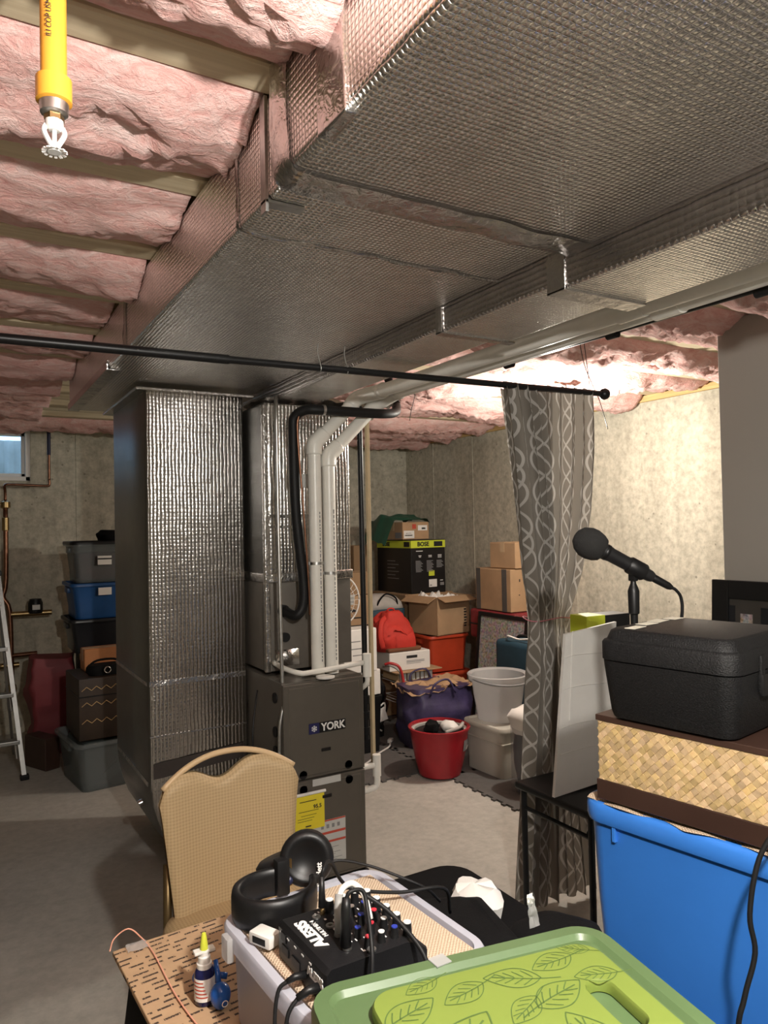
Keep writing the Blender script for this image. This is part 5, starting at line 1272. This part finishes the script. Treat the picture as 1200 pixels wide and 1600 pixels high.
def leaf_mesh():
    b = B(); 
    def rib(pts, wd):
        n = len(pts); bm = b.bm; vs = []
        for i, p in enumerate(pts):
            q0, q1 = Vector(pts[max(0, i - 1)]), Vector(pts[min(n - 1, i + 1)]); t_ = (q1 - q0).normalized(); nn = Vector((-t_.y, t_.x)) * wd / 2
            vs.append((bm.verts.new((p[0] + nn.x, p[1] + nn.y, 0)), bm.verts.new((p[0] - nn.x, p[1] - nn.y, 0))))
        for a, c_ in zip(vs, vs[1:]): bm.faces.new((a[0], a[1], c_[1], c_[0]))
    def half(s): return [(x_, s * .30 * math.sin(PI * x_) ** .8 * (1.15 - .5 * x_)) for x_ in [i / 16 for i in range(17)]]
    rib(half(1), .02); rib(half(-1), .02)
    rib([(-.35 + 1.2 * i / 12, .03 * math.sin(i / 12 * 4)) for i in range(13)], .024)
    for k_ in range(4):
        x0 = .14 + .16 * k_
        for s in (1, -1):
            rib([(x0 + .17 * q + .04 * q * q, s * (.015 + .21 * q * (1 - .16 * k_))) for q in (0, .3, .6, .9)], .02)
    bmesh.ops.recalc_face_normals(b.bm, faces=b.bm.faces)
    me = bpy.data.meshes.new('leaf_print'); b.bm.to_mesh(me); b.bm.free(); me.materials.append(INKG); return me
LM = leaf_mesh()
spots = [(-.115, .075, .055, 25), (-.045, .085, .045, 200), (.02, .09, .05, 160), (.08, .10, .045, 190), (-.075, .015, .075, 40), (-.14, .02, .03, 70), (.005, .035, .042, 215), (.055, .045, .055, 20), (.115, .06, .04, 170), (-.02, -.03, .05, 150), (.05, -.025, .06, 100), (-.115, -.045, .055, 10), (-.06, -.075, .06, 60), (.02, -.09, .05, 30), (.085, -.1, .045, 120), (-.135, -.1, .045, 150), (-.085, .115, .035, 200), (.12, .115, .03, 150)]
for (x, y, s, a) in spots:
    o = bpy.data.objects.new('leaf_print', LM); COL.objects.link(o); o.parent = kp
    o.location = (x - .67 * s * math.cos(R(a)), y - .67 * s * math.sin(R(a)), .0145); o.rotation_euler = (0, 0, R(a)); o.scale = (s * 1.35, s * 1.35, 1)
wrp = thing('plastic_wrapper', 'crinkled clear wrapper sticking up at the back corner of the green tote', 'wrapper', (.672, .764, .96))
B().grid(5, 9, lambda u, v: (.018 * (u - .5) * (1 - .4 * v) - .010 * v, .004 * noise.noise((u * 6, v * 5, 1)) - .004 * v, .044 * v)).obj('film', FROST, wrp, 30)
B().grid(4, 4, lambda u, v: (.014 * (u - .5) * .7 - .010, -.003 + .003 * noise.noise((u * 6, v * 5, 4)), .034 + .014 * v)).obj('crimped_end', PAPER, wrp, 30)

# ================================================================ RIGHT FOREGROUND STACK
TH = R(9.5)
def bt(name, label, cx, cy, z0, w_, d_, h, mat, lidm):
    t = thing(name, label, 'storage bin', (cx, cy, z0), TH)
    def g(e, z): return rr(w_ + e, d_ + e, .05 + e / 2, z, 7)
    B().loft([g(-.09, 0), g(-.07, .006), g(-.035, h * .5), g(-.018, h - .05), g(-.016, h - .046), g(-.016, h - .012)]).obj('body', mat, t, 50)
    B().loft([g(-.02, h - .045), g(.0, h - .043), g(.006, h - .034), g(.006, h - .014), g(.0, h - .004), g(-.014, h), g(-.05, h), g(-.055, h - .006)]).obj('lid', lidm, t, 50)
    for s in (-1, 1):
        B().bb(-.05, .05, s * d_ / 2 - .012, s * d_ / 2 + .010, h - .10, h - .055, bev=.006).obj('handle', mat, t, 40)
    for y_ in (.20, -.2):
        B().bb(-w_ / 2 + .002, -w_ / 2 + .012, y_ - .004, y_ + .004, h - .075, h - .044, bev=.001, seg=1).obj('rib', mat, t)
    return t
bt('blue_tote', 'lower blue tote on the floor carrying the big blue tote', 1.400, .917, 0, .42, .56, .50, BLUEP, BLUEP)
bt('blue_tote', 'big bright blue tote carrying the woven box and black cooler', 1.404, .917, .501, .42, .56, .419, BLUEP, BLUEP)
t = thing('grip_mat', 'beige non-slip mat lying over the blue tote lid', 'mat', (1.404, .93, .9205), TH)
def mfn(u, v):
    x = -.212 + .41 * u + .006 * math.sin(v * 21) * (1 - u); y = -.24 + .49 * v
    edge = max(0, .03 - u) / .03
    return (x, y, .0025 + .004 * abs(math.sin(v * 17)) * max(0, 1 - u * 6) - .006 * edge)
B().grid(40, 60, mfn).obj('mat_sheet', GRIPMAT, t, True)
# woven box
wv = thing('woven_box', 'straw-woven storage box with dark brown trim on the blue tote', 'box', (1.334, .962, .930), TH)
bw, bd, bh = .30, .345, .173
B().bb(-bw / 2, bw / 2, -bd / 2, bd / 2, 0, bh - .004, bev=.002, seg=1).obj('box_core', M('straw_backing', (.45, .32, .16), .6), wv)
B().bb(-bw / 2 - .003, bw / 2 + .003, -bd / 2 - .003, bd / 2 + .003, 0, .040, bev=.001, seg=1).obj('base_trim', BROWN, wv)
B().bb(-bw / 2 - .003, bw / 2 + .003, -bd / 2 - .003, bd / 2 + .003, bh - .012, bh, bev=.001, seg=1).obj('lid_panel', BROWN, wv)
def weave(L, z0, z1, nrm):
    b = B(); bm = b.bm; s = .0175; cols = []
    cl_ = bm.loops.layers.float_color.new('Col')
    random.seed(5)
    n1 = int(L / s * 1.5) + 4
    for i in range(-n1, n1):
        for j in range(-n1, n1):
            cu_, cz_ = (i + j) * s / 2, (i - j) * s / 2 + (z0 + z1) / 2
            if abs(cu_) > L / 2 - .001 or not (z0 - .004 < cz_ < z1 + .004): continue
            k_ = s / 2 * .985; over = (i + j * 2) % 4 in (0, 1)
            q = (.56, .42, .23); f_ = .72 + .5 * random.random(); colr = (min(1, q[0] * f_ * 1.05), q[1] * f_, q[2] * f_ * (.8 + .3 * random.random()), 1)
            hgt = .0012; tl = .0009
            P4 = [(cu_ - k_, cz_), (cu_, cz_ - k_), (cu_ + k_, cz_), (cu_, cz_ + k_)]
            def mk(p, off):
                u_, z_ = p; z_ = min(max(z_, z0), z1); u_ = min(max(u_, -L / 2), L / 2)
                return bm.verts.new((-bw / 2 - off, u_, z_) if nrm == 'L' else (u_, -bd / 2 - off, z_))
            base = [mk(p, .0001) for p in P4]
            lift = [hgt + (tl if (q_ < 2) == over else -.0004) for q_ in range(4)]
            top = [mk((cu_ + (p[0] - cu_) * .9, cz_ + (p[1] - cz_) * .9), l_) for p, l_ in zip(P4, lift)]
            fs = [bm.faces.new(top)] + [bm.faces.new((base[a_], base[(a_ + 1) % 4], top[(a_ + 1) % 4], top[a_])) for a_ in range(4)]
            for f in fs:
                for lp_ in f.loops: lp_[cl_] = colr
    o = b.obj('palm_weave', STRAW, wv); o['kind'] = 'stuff'; return o
weave(bd, .041, bh - .013, 'L'); weave(bw, .041, bh - .013, 'F')
# cooler
co = thing('foam_cooler', 'black moulded foam cooler with lid on top of the woven box', 'cooler', (1.300, .968, 1.1035), TH)
cw, cdp, chh = .29, .285, .118
def cg(e, z): return rr(cw + e, cdp + e, .035 + e / 4, z, 7)
B().loft([cg(-.060, 0), cg(-.034, .004), cg(-.026, .016), cg(-.006, .105), cg(-.004, chh)]).obj('cooler_body', FOAMB, co, 50)
B().loft([cg(-.004, chh + .0015), cg(.0, chh + .003), cg(.0, chh + .036), cg(-.006, chh + .041), cg(-.016, chh + .043), cg(-.030, chh + .060), cg(-.045, chh + .064)]).obj('cooler_lid', FOAMB, co, 40)
for s in (-1, 1):
    B().bb(-.05, .06, s * cdp / 2 - .006, s * cdp / 2 + .003, chh - .045, chh - .004, bev=.004).obj('grip_recess', BLACKP, co, 40)
    B().bb(-.05, -.035, s * cdp / 2 - .004, s * cdp / 2 + .005, chh - .04, chh + .03, bev=.003).obj('grip_edge', FOAMB, co, 40)
for (x, y, a, w1, h1) in ((-.088, .085, 4, .05, .022), (-.022, .098, -3, .045, .026), (.035, .105, 6, .05, .028), (.095, .102, 0, .04, .028)):
    B().box((x, y, chh + .0650), (w1, h1, .0008), (0, 0, R(a))).obj('paper_label', M('cream_label', (.70, .66, .55), .6), co)
# microphone on its stand
ms = thing('microphone_stand', 'black straight microphone stand behind the cooler', 'stand', (1.503, 1.303, 0))
B().lathe([(.11, 0), (.115, .006), (.11, .016), (.03, .026), (.014, .04)], 28).obj('round_base', BLACKM, ms, 40)
B().cyl((0, 0, .03), (0, 0, 1.335), .0095, 14).obj('pole', BLACKM, ms, 40)
B().lathe([(.010, 1.265), (.0135, 1.268), (.0145, 1.325), (.011, 1.335), (.007, 1.345), (.007, 1.36)], 16).obj('clutch', BLACKP, ms, 40)
mc = thing('microphone', 'black microphone with a dark foam ball windscreen clipped on the stand', 'microphone', (1.503, 1.303, 1.385))
A_, E_ = Vector((1.404, 1.356, 1.45)) - Vector((1.503, 1.303, 1.385)), Vector((1.545, 1.276, 1.358)) - Vector((1.503, 1.303, 1.385))
ax = (E_ - A_).normalized()
zq = ax.to_track_quat('Z', 'Y').to_matrix()
B().lathe([(.003, -.040), (.018, -.037), (.031, -.026), (.0395, -.008), (.0405, .008), (.036, .026), (.030, .038), (.020, .041)], 28, A_, mx=zq).noise(.0012, 120).obj('foam_windscreen', M('dark_grey_foam', (.017, .0165, .016), .95, bmp=.6, bs=500), mc, True)
Lb = (E_ - A_).length
B().lathe([(.0195, .036), (.0205, .042), (.0195, .06), (.0185, .064), (.0175, Lb - .04), (.0150, Lb - .008), (.012, Lb)], 22, A_, mx=zq).obj('handle', M('mic_enamel', (.014, .014, .015), .4), mc, 40)
B().lathe([(.0205, .045), (.0213, .046), (.0213, .054), (.0205, .055)], 22, A_, mx=zq).obj('ring', BLACKM, mc, 40)
B().lathe([(.020, Lb - .072), (.0225, Lb - .068), (.0225, Lb - .028), (.020, Lb - .024)], 20, A_, mx=zq).bb(-.008, .008, -.010, .010, -.035, .0, bev=.003).obj('clip', BLACKP, mc, 40)
B().lathe([(.0095, Lb), (.0105, Lb + .004), (.0095, Lb + .045), (.006, Lb + .055)], 16, A_, mx=zq).obj('connector', BLACKP, mc, 40)
e0 = E_ + ax * .052
B().tube([e0, e0 + ax * .015, e0 + Vector((.026, -.010, -.03)), e0 + Vector((.028, -.008, -.08)), e0 + Vector((.026, .02, -.22)), e0 + Vector((.02, .08, -.5))], .0042, 8, smooth=6).obj('cord', RUBBER, mc, True)
# hanging cable in front of the blue tote
tag(B().tube([(1.19, .66, 1.10), (1.135, .70, 1.02), (1.105, .722, .96), (1.083, .726, .878), (1.080, .717, .823), (1.056, .721, .76), (1.038, .723, .688), (1.03, .72, .4), (1.05, .70, .03), (1.10, .62, .006)], .0042, 8, smooth=6).obj('power_cord', RUBBER, None, True), 'black cord hanging down in front of the big blue tote', 'cord')

# low black table, foam board, neon box, framed picture
t = thing('folding_table', 'low black folding table in front of the curtain', 'table', (2.17, 1.94, 0))
B().bb(-.385, .385, -.185, .185, .530, .556, bev=.010, seg=3).obj('table_top', BLACKP, t, 40)
for sx in (-1, 1):
    for sy in (-1, 1): B().tube([(sx * .355, sy * .165, 0), (sx * .355, sy * .165, .53)], .0115, 10).obj('leg', BLACKM, t, 40)
    B().cyl((sx * .355, -.165, .46), (sx * .355, .165, .46), .008, 8).obj('leg_brace', BLACKM, t, 40)
    B().tube([(sx * .355, -.15, .47), (sx * .25, -.12, .53)], .006, 8).obj('hinge_arm', BLACKM, t)
fb = thing('foam_board', 'big white foam board leaning behind the blue tote', 'board', (1.865, 1.915, .5565))
b = B(); out = [(-.078, 0), (.20, .012), (.27, .575), (.012, .552)]
b.loft([[(x, .0 + .02 * (z / .57), z) for x, z in out], [(x, .012 + .02 * (z / .57), z) for x, z in out]]).obj('board_panel', WHITE, fb)
for z in (.14, .23, .36, .47): B().tube([(-.06 + z * .13, -.001 + .02 * z / .57, z), (.05, -.0015 + .02 * z / .57, z + .006), (.2, -.001 + .02 * z / .57, z + .0)], .0016, 5, smooth=3).obj('crease', WHITE, fb)
B().tube([(.045, .0185, .56), (.01, .008, .25)], .0018, 5).obj('crease', WHITE, fb)
t = thing('product_box', 'narrow black box with neon yellow end standing behind the foam board', 'box', (2.18, 2.055, .5565), R(-4))
B().bb(-.11, .11, -.045, .045, 0, .59, bev=.002, seg=1).obj('body', M('black_box_print', (.014, .013, .013), .35), t)
B().bb(-.1115, -.02, -.0465, .0465, .50, .5915).obj('neon_end', NEON, t)
B().bb(-.10, -.03, -.047, .047, .52, .57).obj('dark_logo', BLACKP, t) if False else None
pf = thing('large_framed_picture', 'large wide black frame with dark picture leaning by the partition wall', 'picture', (2.64, 1.53, 0), rot=(0, R(3), 0))
FWd, FHt = .80, 1.262
for s in (-1, 1): B().bb(-.015, .015, s * FWd / 2 - (.075 if s > 0 else 0), s * FWd / 2 + (.075 if s < 0 else 0), 0, FHt, bev=.005).obj('frame_side', BLACKP, pf)
for z in (0, FHt - .075): B().bb(-.0148, .0148, -FWd / 2 + .075, FWd / 2 - .075, z, z + .075, bev=.005).obj('frame_rail', BLACKP, pf)
B().bb(-.006, .004, -FWd / 2 + .075, FWd / 2 - .075, .075, FHt - .075).obj('picture_mount', M('dark_mount', (.05, .045, .04), .3), pf)
for q in range(9):
    B().bb(-.009, -.006, .30 - q * .075, .36 - q * .075 - .01 * (q % 3), .16, FHt - .10 - .03 * (q % 2)).obj('photo_strip', COLLAGE if q % 2 else SMOKE, pf)
